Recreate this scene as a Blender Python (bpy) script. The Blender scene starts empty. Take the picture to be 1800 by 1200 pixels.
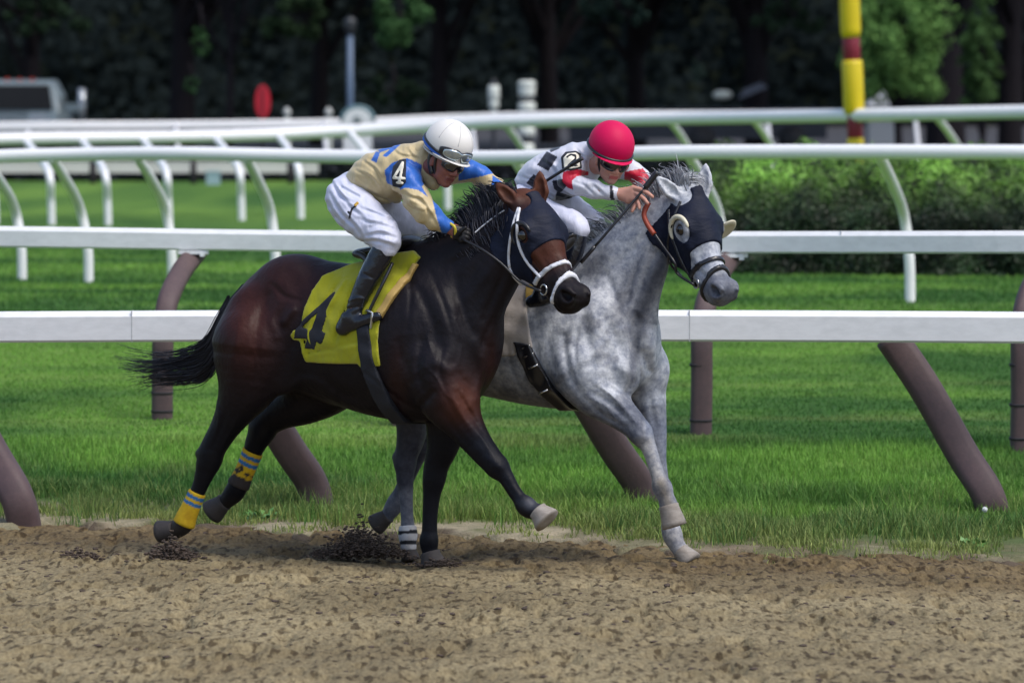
import bpy, math, random
import numpy as np
from mathutils import Vector, Matrix
rng = np.random.default_rng(7); random.seed(7)
R = math.radians
SC = bpy.context.scene
COL = SC.collection

# ------------------------------------------------------------------ camera, sky, sun
F = 8280.0            # focal length in photo pixels (photo is 1800 px wide)
HC = 2.42             # camera height
PITCH = math.atan(450.0 / F)
D0 = 24.0             # distance of the horses
S0 = F / D0           # photo pixels per metre there
cam_d = bpy.data.cameras.new('camera'); cam = bpy.data.objects.new('camera', cam_d); COL.objects.link(cam)
cam.location = (0, 0, HC); cam.rotation_euler = (math.pi / 2 - PITCH, 0, 0)
cam_d.sensor_width = 36; cam_d.lens = 36 * F / 1800; cam_d.clip_end = 3000; cam_d.clip_start = 0.5
cam_d.dof.use_dof = True; cam_d.dof.focus_distance = 23.75; cam_d.dof.aperture_fstop = 3.2
SC.camera = cam
w = bpy.data.worlds.new('World'); SC.world = w; w.use_nodes = True
nt = w.node_tree; bg = nt.nodes['Background']
sky = nt.nodes.new('ShaderNodeTexSky'); sky.sky_type = 'NISHITA'; sky.sun_disc = False
SUN_EL, SUN_ROT = 60.0, 128.0      # rotation: compass angle of the sun, clockwise from +Y
sky.sun_elevation = R(SUN_EL); sky.sun_rotation = R(SUN_ROT); sky.dust_density = 2.5; sky.air_density = 1.0
nt.links.new(sky.outputs[0], bg.inputs[0]); bg.inputs[1].default_value = 0.15
sun_d = bpy.data.lights.new('sun', 'SUN'); sun_d.energy = 1.6; sun_d.angle = R(22); sun_d.color = (1, 0.95, 0.88)
sun = bpy.data.objects.new('sun', sun_d); COL.objects.link(sun)
sd = Vector((math.sin(R(SUN_ROT)) * math.cos(R(SUN_EL)), math.cos(R(SUN_ROT)) * math.cos(R(SUN_EL)), math.sin(R(SUN_EL))))
sun.rotation_euler = sd.to_track_quat('Z', 'Y').to_euler()
SC.view_settings.view_transform = 'Standard'; SC.view_settings.look = 'None'
SC.view_settings.exposure = 0.45; SC.view_settings.gamma = 1.0

# ------------------------------------------------------------------ pixel <-> world
cP, sP = math.cos(PITCH), math.sin(PITCH)
def unproj(px, py, Y):
    """world point seen at photo pixel (px,py) at distance Y ahead of the camera"""
    px = np.asarray(px, float); py = np.asarray(py, float)
    u = (px - 900) / F; v = (600 - py) / F
    dy = cP + v * sP; dz = -sP + v * cP
    t = Y / dy
    return np.stack([u * t + 0 * py, Y + 0 * u + 0 * t, HC + dz * t], -1)
def W(p):
    p = np.asarray(p, float)
    return unproj(p[..., 0], p[..., 1], D0 + p[..., 2] / S0)
ZY = np.array([-50, 26.6, 30, 31, 40, 45, 70, 900.]); ZZ = np.array([0, 0, .19, .215, .54, .53, .53, .53])
def zg(Y): return np.interp(Y, ZY, ZZ)
def ground(px, py):
    """world point on the terrain under photo pixel"""
    lo, hi = 15.0, 800.0
    for _ in range(60):
        m = (lo + hi) / 2
        z = float(unproj(px, py, m)[2])
        if z > zg(m): lo = m
        else: hi = m
    return unproj(px, py, lo)
def gx(px, Y): return (px - 900) / F * Y      # lateral position of a pixel column at distance Y (approx)
def zpix(py, Y): return float(unproj(900, py, Y)[2])

# ------------------------------------------------------------------ object helpers
def link(o): COL.objects.link(o); return o
def tag(o, label=None, cat=None, group=None, kind=None):
    if label: o['label'] = label
    if cat: o['category'] = cat
    if group: o['group'] = group
    if kind: o['kind'] = kind
    return o
def thing(name, label, cat, loc=(0, 0, 0), group=None):
    o = bpy.data.objects.new(name, None); o.location = loc; o.empty_display_size = 0.2
    return tag(link(o), label, cat, group)
def mesh_np(name, V, Fa, mat=None, parent=None, col=None, smooth=True, uvw=None):
    """V (n,3) world coordinates, Fa (m,3|4) int"""
    V = np.asarray(V, np.float32); Fa = np.asarray(Fa, np.int32)
    if parent is not None: V = V - np.array(parent.location, np.float32)
    me = bpy.data.meshes.new(name)
    n, m, k = len(V), len(Fa), Fa.shape[1]
    me.vertices.add(n); me.vertices.foreach_set('co', V.ravel())
    me.loops.add(m * k); me.loops.foreach_set('vertex_index', Fa.ravel())
    me.polygons.add(m); me.polygons.foreach_set('loop_start', np.arange(0, m * k, k, dtype=np.int32))
    me.polygons.foreach_set('loop_total', np.full(m, k, np.int32))
    me.polygons.foreach_set('use_smooth', np.full(m, smooth, bool))
    me.update(calc_edges=True)
    if col is not None:
        a = me.color_attributes.new('Col', 'FLOAT_COLOR', 'POINT')
        c = np.ones((n, 4), np.float32); c[:, :3] = col; a.data.foreach_set('color', c.ravel())
    if mat: me.materials.append(mat)
    o = link(bpy.data.objects.new(name, me))
    if parent is not None: o.parent = parent
    return o
class MB:
    """collects quads/tris into one mesh"""
    def __init__(s): s.V = []; s.Q = []; s.n = 0; s.C = []
    def add(s, V, Q, c=None):
        V = np.asarray(V, float); Q = np.asarray(Q, int)
        if Q.shape[1] == 3: Q = np.concatenate([Q, Q[:, 2:3]], 1)
        s.V.append(V); s.Q.append(Q + s.n); s.n += len(V)
        s.C.append(np.tile(np.array(c if c is not None else (1, 1, 1), float), (len(V), 1)))
        return s
    def box(s, c, d, rz=0, c2=None, M=None):
        x, y, z = [q / 2 for q in d]
        P = np.array([(-x, -y, -z), (x, -y, -z), (x, y, -z), (-x, y, -z), (-x, -y, z), (x, -y, z), (x, y, z), (-x, y, z)])
        if M is not None: P = P @ np.array(M).T
        co, si = math.cos(rz), math.sin(rz)
        P = np.stack([P[:, 0] * co - P[:, 1] * si, P[:, 0] * si + P[:, 1] * co, P[:, 2]], 1) + np.array(c)
        return s.add(P, [(0, 3, 2, 1), (4, 5, 6, 7), (0, 1, 5, 4), (1, 2, 6, 5), (2, 3, 7, 6), (3, 0, 4, 7)], c2)
    def tube(s, pts, r, n=12, c=None, sq=None, prof=None, cap=True, ref=None):
        """tube along pts; r scalar or list; prof = list of (u,v) unit profile"""
        pts = np.asarray(pts, float); m = len(pts); r = np.broadcast_to(np.asarray(r, float), (m,))
        if prof is None:
            a = np.linspace(0, 2 * math.pi, n, endpoint=False); prof = np.stack([np.cos(a), np.sin(a)], 1)
        prof = np.asarray(prof, float); n = len(prof)
        T = np.gradient(pts, axis=0); T /= np.linalg.norm(T, axis=1)[:, None] + 1e-12
        rings = []
        rf = np.array(ref if ref is not None else (0, 0, 1.0))
        for i in range(m):
            A = np.cross(T[i], rf)
            if np.linalg.norm(A) < 1e-3: A = np.cross(T[i], (1, 0, 0.01))
            A /= np.linalg.norm(A); B = np.cross(A, T[i])
            rings.append(pts[i] + r[i] * (prof[:, :1] * A + prof[:, 1:2] * B))
        V = np.concatenate(rings)
        Q = []
        for i in range(m - 1):
            for j in range(n):
                k = (j + 1) % n; Q.append((i * n + j, i * n + k, (i + 1) * n + k, (i + 1) * n + j))
        base = len(V)
        if cap:
            V = np.concatenate([V, pts[:1], pts[-1:]])
            for j in range(n):
                k = (j + 1) % n
                Q.append((base, k, j, j)); Q.append((base + 1, (m - 1) * n + j, (m - 1) * n + k, (m - 1) * n + k))
        return s.add(V, Q, c)
    def build(s, name, mat, parent=None, smooth=True, col=False):
        V = np.concatenate(s.V); Q = np.concatenate(s.Q)
        me = bpy.data.meshes.new(name)
        if parent is not None: V = V - np.array(parent.location)
        me.from_pydata(V.tolist(), [], [tuple(dict.fromkeys(q)) for q in Q.tolist()])
        me.polygons.foreach_set('use_smooth', np.full(len(me.polygons), smooth, bool))
        if col:
            a = me.color_attributes.new('Col', 'FLOAT_COLOR', 'POINT')
            c = np.ones((len(V), 4), np.float32); c[:, :3] = np.concatenate(s.C); a.data.foreach_set('color', c.ravel())
        me.materials.append(mat); me.update()
        o = link(bpy.data.objects.new(name, me))
        if parent is not None: o.parent = parent
        return o
def catmull(P, n=8):
    P = np.asarray(P, float); Q = np.vstack([2 * P[0] - P[1], P, 2 * P[-1] - P[-2]]); out = []
    for i in range(1, len(Q) - 2):
        for t in np.linspace(0, 1, n, endpoint=False):
            a, b, c, d = Q[i - 1:i + 3]
            out.append(0.5 * (2 * b + (c - a) * t + (2 * a - 5 * b + 4 * c - d) * t * t + (3 * b - a - 3 * c + d) * t ** 3))
    out.append(P[-1]); return np.array(out)

# ------------------------------------------------------------------ materials
def mat(name, col=(.5, .5, .5), rough=.6, spec=.5, metal=0.0, attr=False, n1=None, n2=None, bump=None, sheen=0, coat=0, trans=0, obj=True, sub=0, aniso=None):
    """n1/n2 = (scale, amount, darkcolour multiplier) colour noise; bump = list of (scale, strength, dist, (stretch xyz))"""
    m = bpy.data.materials.new(name); m.use_nodes = True; t = m.node_tree; N = t.nodes; L = t.links
    b = N['Principled BSDF']; b.inputs['Roughness'].default_value = rough; b.inputs['Metallic'].default_value = metal
    b.inputs['Specular IOR Level'].default_value = spec
    if sheen: b.inputs['Sheen Weight'].default_value = sheen
    if coat: b.inputs['Coat Weight'].default_value = coat; b.inputs['Coat Roughness'].default_value = .15
    if trans: b.inputs['Transmission Weight'].default_value = trans
    if sub: b.inputs['Subsurface Weight'].default_value = sub; b.inputs['Subsurface Scale'].default_value = .01
    tc = N.new('ShaderNodeTexCoord')
    if attr:
        c = N.new('ShaderNodeVertexColor'); c.layer_name = 'Col'; out = c.outputs[0]
    else:
        c = N.new('ShaderNodeRGB'); c.outputs[0].default_value = (*col, 1); out = c.outputs[0]
    def mapped(st):
        mp = N.new('ShaderNodeMapping'); L.new(tc.outputs['Object'], mp.inputs[0]); mp.inputs['Scale'].default_value = st; return mp.outputs[0]
    for nn in (n1, n2):
        if not nn: continue
        scale, amt, mul = nn[:3]; st = nn[3] if len(nn) > 3 else (1, 1, 1)
        no = N.new('ShaderNodeTexNoise'); no.inputs['Scale'].default_value = scale; no.inputs['Detail'].default_value = 5; no.inputs['Roughness'].default_value = .6
        L.new(mapped(st), no.inputs['Vector'])
        rp = N.new('ShaderNodeValToRGB'); rp.color_ramp.elements[0].position = .38; rp.color_ramp.elements[1].position = .66
        L.new(no.outputs[0], rp.inputs[0])
        mu = N.new('ShaderNodeMix'); mu.data_type = 'RGBA'; mu.blend_type = 'MULTIPLY'; mu.inputs[7].default_value = (*mul, 1)
        sc = N.new('ShaderNodeMath'); sc.operation = 'MULTIPLY'; sc.inputs[1].default_value = amt
        L.new(rp.outputs[0], sc.inputs[0]); L.new(sc.outputs[0], mu.inputs[0]); L.new(out, mu.inputs[6]); out = mu.outputs[2]
    L.new(out, b.inputs['Base Color'])
    nrm = None
    for bb in (bump or []):
        scale, stg, dist = bb[:3]; st = bb[3] if len(bb) > 3 else (1, 1, 1)
        no = N.new('ShaderNodeTexNoise'); no.inputs['Scale'].default_value = scale; no.inputs['Detail'].default_value = 6
        L.new(mapped(st), no.inputs['Vector'])
        bp = N.new('ShaderNodeBump'); bp.inputs['Strength'].default_value = stg; bp.inputs['Distance'].default_value = dist
        L.new(no.outputs[0], bp.inputs['Height'])
        if nrm: L.new(nrm, bp.inputs['Normal'])
        nrm = bp.outputs[0]
    if nrm: L.new(nrm, b.inputs['Normal'])
    return m
def S(r, g, b):
    """sRGB 0-255 to linear"""
    return tuple(((c / 255) / 12.92 if c <= 10 else ((c / 255 + .055) / 1.055) ** 2.4) for c in (r, g, b))

# ------------------------------------------------------------------ cheap value noise
def vnoise2(x, y, seed=0):
    xi = np.floor(x).astype(int); yi = np.floor(y).astype(int); fx = x - xi; fy = y - yi
    fx = fx * fx * (3 - 2 * fx); fy = fy * fy * (3 - 2 * fy)
    def h(a, b):
        n = (a * 374761393 + b * 668265263 + seed * 1442695041) & 0xffffffff
        n = ((n ^ (n >> 13)) * 1274126177) & 0xffffffff
        return ((n ^ (n >> 16)) & 0xffff) / 65535.0
    return (h(xi, yi) * (1 - fx) + h(xi + 1, yi) * fx) * (1 - fy) + (h(xi, yi + 1) * (1 - fx) + h(xi + 1, yi + 1) * fx) * fy
def fbm2(x, y, o=4, seed=0):
    s = 0; a = .5
    for i in range(o): s = s + a * vnoise2(x * 2 ** i, y * 2 ** i, seed + i); a *= .5
    return s
# ================================================================== THE SETTING
def nonuni(lo, a, b, hi, d, n):
    c = np.arange(a, b + d / 2, d)
    L = a - (np.geomspace(1, 1 + (a - lo), n) - 1)[1:][::-1] if lo < a else np.array([])
    H = b + (np.geomspace(1, 1 + (hi - b), n) - 1)[1:] if hi > b else np.array([])
    return np.concatenate([L, c, H])
def grid_mesh(name, xs, ys, zf, m, colf=None):
    X, Y = np.meshgrid(xs, ys, indexing='xy'); Z = zf(X, Y)
    V = np.stack([X, Y, Z], -1).reshape(-1, 3); nx, ny = len(xs), len(ys)
    i = np.arange(nx * ny).reshape(ny, nx)
    Q = np.stack([i[:-1, :-1], i[:-1, 1:], i[1:, 1:], i[1:, :-1]], -1).reshape(-1, 4)
    return mesh_np(name, V, Q, m, col=colf(X, Y).reshape(-1, 3) if colf else None)
EDX = np.array([-60, -2.9, -1.9, -.9, .3, 1.0, 1.7, 2.7, 60]); EDY = np.array([25.6, 25.6, 25.5, 25.2, 24.65, 24.1, 23.85, 23.65, 23.65])
def edgeY(X): return np.interp(X, EDX, EDY)
def dirt_z(X, Y):
    fine = (np.abs(X) < 4.2) & (Y > 17)
    b = (fbm2(X * 1.6, Y * .9, 3, 3) - .45) * .05
    n = fbm2(X * 8, Y * 2.6, 4, 11); pit = np.clip(n - .54, 0, 1); n2 = fbm2(X * 20, Y * 6.5, 3, 31)
    b = b - pit * .16 + (n2 - .45) * .030
    b = b - .05 * np.exp(-((X + .52) ** 2 / .25 + (Y - 24.35) ** 2 / .30))
    rd = np.exp(-((Y - edgeY(X) + .22) / .24) ** 2); b = b + rd * (fbm2(X * 5, Y * 4, 3, 5) - .38) * .11
    q = np.random.default_rng(12)
    for _ in range(90):        # hoof prints
        hx, hy = q.uniform(-2.6, 2.6), q.uniform(18.6, 24.6); a = q.uniform(.05, .075); d = ((X - hx) / a) ** 2 + ((Y - hy) / (a * 1.3)) ** 2
        b = b - .020 * np.exp(-d ** 2) + .010 * np.exp(-((np.sqrt(d) - 1.5) / .4) ** 2)
    b = b - .09 * np.clip((Y - edgeY(X) - .35) / .3, 0, 1)
    return b * fine + 0 * Y
def rag(X, Y): return (fbm2(X * 1.6, Y * .9, 3, 23) - .45) * 1.5 + (fbm2(X * 5, Y * 2.2, 3, 24) - .45) * .9
def lawn_z(X, Y):
    e = edgeY(X) + rag(X, Y) * .55; n = fbm2(X * 3.5, Y * 3.5, 4, 21) - .45
    t = np.clip((Y - e + n * 1.1) / .45, 0, 1); t = t * t * (3 - 2 * t); r2 = (fbm2(X * 11, Y * 7, 3, 29) - .45) * np.exp(-np.clip(Y - e, 0, 9) * 1.2)
    return zg(Y) - .10 + t * (.118 + .03 * n) + .05 * r2 * (t > 0) + .02 * (fbm2(X * 1.1, Y * 1.1, 2, 77) - .5)
def dirt_mat():
    m = mat('dirt', (.33, .262, .178), rough=.95, spec=.15)
    t = m.node_tree; N = t.nodes; L = t.links; b = N['Principled BSDF']
    tc = N.new('ShaderNodeTexCoord')
    def noise(sc, st, det=6):
        mp = N.new('ShaderNodeMapping'); mp.inputs['Scale'].default_value = st; L.new(tc.outputs['Object'], mp.inputs[0])
        n = N.new('ShaderNodeTexNoise'); n.inputs['Scale'].default_value = sc; n.inputs['Detail'].default_value = det; L.new(mp.outputs[0], n.inputs[0]); return n.outputs[0]
    def ramp(src, p0, p1, c0, c1):
        r = N.new('ShaderNodeValToRGB'); e = r.color_ramp.elements; e[0].position = p0; e[1].position = p1; e[0].color = (*c0, 1); e[1].color = (*c1, 1); L.new(src, r.inputs[0]); return r.outputs[0]
    base = ramp(noise(1.1, (1, .8, 1)), .35, .65, (.185, .153, .088), (.28, .236, .138))
    clod = ramp(noise(25, (1, .27, 1), 4), .37, .48, (.20, .165, .145), (1, 1, 1))
    fine = ramp(noise(60, (1, .25, 1), 3), .3, .62, (.62, .58, .56), (1.08, 1.06, 1.04))
    mx = N.new('ShaderNodeMix'); mx.data_type = 'RGBA'; mx.blend_type = 'MULTIPLY'; mx.inputs[0].default_value = .8; L.new(base, mx.inputs[6]); L.new(clod, mx.inputs[7])
    m2 = N.new('ShaderNodeMix'); m2.data_type = 'RGBA'; m2.blend_type = 'MULTIPLY'; m2.inputs[0].default_value = .9; L.new(mx.outputs[2], m2.inputs[6]); L.new(fine, m2.inputs[7])
    at = N.new('ShaderNodeVertexColor'); at.layer_name = 'Col'
    m3 = N.new('ShaderNodeMix'); m3.data_type = 'RGBA'; m3.blend_type = 'MULTIPLY'; m3.inputs[0].default_value = 1; L.new(m2.outputs[2], m3.inputs[6]); L.new(at.outputs[0], m3.inputs[7])
    L.new(m3.outputs[2], b.inputs['Base Color'])
    bp = N.new('ShaderNodeBump'); bp.inputs['Strength'].default_value = .8; bp.inputs['Distance'].default_value = .02; L.new(noise(34, (1, .35, 1), 6), bp.inputs['Height']); L.new(bp.outputs[0], b.inputs['Normal'])
    return m
def dirt_col(X, Y):
    """soil near the verge is browner and darker than the track farther out"""
    d = edgeY(X) - Y; t = np.clip((d - .45) / 1.5, 0, 1); n = fbm2(X * 2.5, Y * 2.5, 3, 9)
    t = np.clip(t + (n - .45) * .9, 0, 1)[..., None]
    return (1 - t) * np.array([.60, .53, .46]) + t * np.array([1., 1., 1.])
xs = nonuni(-160, -3.6, 3.6, 160, .016, 24); ys = nonuni(-60, 18.2, 26.4, 27.2, .02, 24)
tag(grid_mesh('dirt_track', xs, ys, dirt_z, dirt_mat(), dirt_col), 'tan harrowed dirt racing track dotted with dark clods', kind='structure')
def lawn_col(X, Y):
    e = edgeY(X) + rag(X, Y) * .8; d = Y - e
    n = fbm2(X * .5, Y * .8, 4, 41); n2 = fbm2(X * 6, Y * 5, 3, 43); st = fbm2(X * .25, Y * 1.6, 3, 55)
    g = np.array([.055, .135, .030]); g2 = np.array([.15, .27, .05]); sand = np.array([.36, .31, .22]); dry = np.array([.22, .26, .09])
    t = np.clip((n - .36) * 3.6, 0, 1)[..., None]; c = g * (1 - t) + g2 * t
    t = (np.clip((st - .52) * 5, 0, 1) * (Y > 27.5) * (Y < 34))[..., None]; c = c * (1 - .6 * t) + dry * .6 * t
    t = np.clip(1.6 - d / 1.45 + (n2 - .45) * 1.5, 0, 1)[..., None] * .9; c = c * (1 - t) + np.array([.165, .15, .085]) * t
    sw = np.interp(X, [-1.0, .4, 1.3], [1.75, 1.3, .6]); t = np.clip(1.1 - d / sw + (n2 - .45) * 2.6, 0, 1)[..., None]; c = c * (1 - t) + sand * t
    soil = np.array([.12, .092, .068]); t = (np.clip((.42 - d + (n2 - .45) * .9) / .16, 0, 1) * np.clip((fbm2(X * 1.7, Y * 1.2, 3, 91) - .34 + .18 * (X > .4)) * 6, 0, 1))[..., None]; c = c * (1 - t) + soil * t
    t = (np.clip((fbm2(X * 2.6, Y * 1.5, 3, 93) - .55) * 9, 0, 1) * (d < 2.0) * (d > .2))[..., None]; return c * (1 - t * .8) + soil * 1.6 * t * .8
lawn_m = mat('turf', rough=.9, spec=.1, attr=True, n1=(30, .5, (.45, .5, .4), (.5, 1, 1)), n2=(3, .35, (.6, .65, .6)), bump=[(60, .6, .03)])
xs = nonuni(-400, -4.6, 4.6, 400, .045, 30); ys = np.concatenate([np.arange(23.3, 28, .04), np.arange(28, 48, .12), np.geomspace(48, 900, 40)])
tag(grid_mesh('ground', xs, ys, lawn_z, lawn_m, lawn_col), 'green turf infield rising gently behind the dirt track', kind='structure')

# ---- grass blades
def blades(X, Y, h, wd, col, lean=.5):
    n = len(X); Z = lawn_z(X, Y) - .01
    a = rng.uniform(0, 2 * math.pi, n); dx = np.cos(a) * wd / 2; dy = np.sin(a) * wd / 2
    la = rng.uniform(0, 2 * math.pi, n); lx = np.cos(la) * h * lean * rng.uniform(.1, 1, n); ly = np.sin(la) * h * lean * rng.uniform(.1, 1, n)
    B0 = np.stack([X - dx, Y - dy, Z], 1); B1 = np.stack([X + dx, Y + dy, Z], 1)
    M0 = np.stack([X - dx * .7 + lx * .4, Y - dy * .7 + ly * .4, Z + h * .6], 1); M1 = np.stack([X + dx * .7 + lx * .4, Y + dy * .7 + ly * .4, Z + h * .6], 1)
    T = np.stack([X + lx, Y + ly, Z + h], 1)
    V = np.stack([B0, B1, M1, M0, T, T], 1)
    base = np.arange(n)[:, None] * 6
    Q = np.concatenate([base + np.array([[0, 1, 2, 3]]), base + np.array([[3, 2, 4, 5]])])
    return V.reshape(-1, 3), Q, np.repeat(col, 6, 0)
def grass_cols(X, Y, dry):
    n = fbm2(X * .5, Y * .8, 4, 41); k = rng.uniform(.6, 1.35, len(X))[:, None]
    st = np.clip((fbm2(X * .25, Y * 1.6, 3, 55) - .52) * 5, 0, 1) * (Y > 27.5) * (Y < 34)
    t = np.clip((n - .36) * 3.6, 0, 1)[:, None]
    c = (np.array([.062, .165, .036]) * (1 - t) + np.array([.19, .37, .062]) * t) * k
    dd = np.maximum(dry, st * .75)[:, None]
    return c * (1 - dd) + np.array([.30, .34, .105]) * k * dd
def scatter(n, y0, y1):
    Y = rng.uniform(y0, y1, n); X = rng.uniform(-1, 1, n) * (Y * 900 / F + .9); return X, Y
grass_m = mat('grass_blades', rough=.55, spec=.25, attr=True)
gm = grass_m.node_tree; _tr = gm.nodes.new('ShaderNodeBsdfTranslucent'); _mx = gm.nodes.new('ShaderNodeMixShader'); _mx.inputs[0].default_value = .3
_vc = gm.nodes.new('ShaderNodeVertexColor'); _vc.layer_name = 'Col'; gm.links.new(_vc.outputs[0], _tr.inputs[0])
gm.links.new(gm.nodes['Principled BSDF'].outputs[0], _mx.inputs[1]); gm.links.new(_tr.outputs[0], _mx.inputs[2]); gm.links.new(_mx.outputs[0], gm.nodes['Material Output'].inputs[0])
Vs, Qs, Cs = [], [], []; off = 0
def addb(X, Y, h, wd, dry, lean=.5):
    global off
    V, Q, C = blades(X, Y, h, wd, grass_cols(X, Y, dry), lean); Vs.append(V); Qs.append(Q + off); Cs.append(C); off += len(V)
X, Y = scatter(120000, 23.9, 27.4); d = Y - edgeY(X) - rag(X, Y) * .8; n2 = fbm2(X * 2.2, Y * 3.0, 3, 43)     # verge
keep = (d > 0.02) & (rng.uniform(0, 1, len(X)) < .22 + 5.0 * (fbm2(X * 2.6, Y * 2.6, 4, 61) - .38) + .5 * np.clip(d - .9, 0, 1)) & (rng.uniform(0, 1, len(X)) < np.clip((d - .1) / np.interp(X, [-1, .4, 1.3], [1.8, 1.5, .8]) + (n2 - .42) * 5.0, 0.0, 1)); X, Y, d = X[keep], Y[keep], d[keep]
addb(X, Y, rng.uniform(.02, .06, len(X)) * (.7 + .9 * np.clip(d - .4, 0, 1)) * (.4 + 1.6 * fbm2(X * 2.6, Y * 2.6, 4, 61)), .007, np.clip(1.0 - d * .38 + rng.normal(0, .2, len(X)), 0, 1), .8)
X, Y = scatter(90000, 26.0, 29.6); d = Y - edgeY(X); keep = (d > .9) & (rng.uniform(0, 1, len(X)) < .2 + np.clip(d - .7, 0, 1) + 3 * (fbm2(X * 2.6, Y * 2.6, 4, 61) - .42)); X, Y, d = X[keep], Y[keep], d[keep]
addb(X, Y, rng.uniform(.04, .085, len(X)), .007, np.clip(.75 - (d - .9) * .5 + (fbm2(X * 3, Y * 2, 3, 17) - .45) * 1.6 + rng.normal(0, .15, len(X)), 0, 1) * .8, .6)
X, Y = scatter(16000, 24.6, 27.2); cl = fbm2(X * 3, Y * 2, 3, 88); d = Y - edgeY(X); keep = (cl > .48) & (d > .35); X, Y = X[keep], Y[keep]
addb(X, Y, rng.uniform(.08, .17, len(X)), .006, np.clip(rng.normal(.35, .25, len(X)), 0, 1), .7)
X, Y = scatter(110000, 29.4, 37); addb(X, Y, rng.uniform(.018, .036, len(X)), .010, np.zeros(len(X)))
X, Y = scatter(110000, 37, 60); addb(X, Y, rng.uniform(.03, .05, len(X)), .016, np.zeros(len(X)))
tag(mesh_np('grass', np.concatenate(Vs), np.concatenate(Qs), grass_m, col=np.concatenate(Cs), smooth=False), 'short bright green grass with pale dry tufts along the track verge', kind='stuff')
del Vs, Qs, Cs

# ---- clods of dirt
def rock(c, r, seed, sq=(1, 1, .7)):
    q = np.random.default_rng(seed); u = np.linspace(0, math.pi, 7)[1:-1]; v = np.linspace(0, 2 * math.pi, 9)[:-1]
    P = [(0, 0, 1)] + [(math.sin(a) * math.cos(b), math.sin(a) * math.sin(b), math.cos(a)) for a in u for b in v] + [(0, 0, -1)]
    P = np.array(P) * (1 + q.uniform(-.28, .28, (len(P), 1))) * np.array(sq) * r + np.array(c)
    Q = []
    for j in range(8): Q.append((0, 1 + j, 1 + (j + 1) % 8, 1 + (j + 1) % 8)); Q.append((41, 33 + (j + 1) % 8, 33 + j, 33 + j))
    for i in range(4):
        for j in range(8): a = 1 + i * 8; Q.append((a + j, a + 8 + j, a + 8 + (j + 1) % 8, a + (j + 1) % 8))
    return P, Q
clod_m = mat('damp_clod', (.085, .066, .055), rough=.95, spec=.1, bump=[(90, .6, .01)])
mb = MB()
for i in range(900):
    y = 19 + 6.6 * random.random(); x = random.uniform(-1, 1) * (y * 900 / F + .2)
    if y > edgeY(x) + .3: continue
    r = .003 + .010 * random.random() ** 3; z = float(dirt_z(np.array([x]), np.array([y]))[0])
    P, Q = rock((x, y, z + r * .1), r, i, (1.5, 1.2, .6)); mb.add(P, Q)
mb.build('dirt_clods', clod_m); tag(bpy.data.objects['dirt_clods'], 'small dark soil clods strewn over the tan track', kind='stuff')
def spray(name, label, px, py, w_, sx, sy, n, seed, rmax=.022):
    q = np.random.default_rng(seed); mb = MB()
    for i in range(n):
        a, b = q.normal(0, 1), abs(q.normal(0, 1)); t = q.uniform(0, 1)
        x = px + sx * a * .8; y = py - sy * b * (1 - min(abs(a) / 2.6, 1)) + 4 * q.normal(); ww = w_ + q.normal(0, 30)
        c = W((x, y, ww)); r = rmax * q.uniform(.2, 1) ** 1.6
        P, Q = rock(c, r, seed * 1000 + i, (1.35, 1, .7)); mb.add(P, Q)
    tag(mb.build(name, clod_m), label, kind='stuff')
spray('flying_dirt', 'dark soil thrown up under the bay horse hind hoof', 303, 988, 60, 30, 18, 2600, 1, .0100)
spray('flying_dirt', 'heap of dark soil kicked up behind the grey horse hind hooves', 632, 976, 90, 44, 24, 3600, 2, .0075)
spray('flying_dirt', 'soil scattered by the trailing hoof', 135, 984, 60, 28, 8, 500, 3, .009)
spray('flying_dirt', 'soil splashing around the planted forehoof of the bay horse', 772, 994, -30, 30, 6, 500, 4, .008)
# ================================================================== RAILS
white_p = mat('white_paint', (.80, .81, .82), rough=.38, spec=.5, n1=(9, .18, (.75, .78, .78), (1, 1, 3)), n2=(16, .22, (.55, .55, .54), (.6, 1, 1.6)))
white_pipe = mat('white_pipe_paint', (.84, .84, .85), rough=.35, n1=(3, .2, (.8, .85, .85)))
def brown_steel():
    return mat('brown_post_paint', (.082, .052, .054), rough=.65, n1=(6, .45, (.6, .6, .65)), n2=(38, .35, (1.5, 1.4, 1.35)), bump=[(60, .25, .004)])
brown_p = brown_steel()
RR = [(-.5, -.42), (-.42, -.5), (.42, -.5), (.5, -.42), (.5, .42), (.42, .5), (-.42, .5), (-.5, .42)]
def fence(name, label, cat):
    return thing(name, label, cat)
def rail_pts(pts, off=0):
    """pts: (px, py of the centre line, Y)"""
    return catmull([unproj(a, b + off, c) for a, b, c in pts], 12)
def box_rail(parent, pts, hh, dd, m):
    P = rail_pts(pts); mb = MB(); pr = [(-dd / 2, -hh / 2 + .012), (-dd / 2 + .012, -hh / 2), (dd / 2 - .012, -hh / 2), (dd / 2, -hh / 2 + .012), (dd / 2, hh / 2 - .03), (dd / 2 - .03, hh / 2), (-dd / 2 + .03, hh / 2), (-dd / 2, hh / 2 - .03)]
    mb.tube(P, 1, prof=pr); return mb.build('rail', m, parent, smooth=False), P
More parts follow.
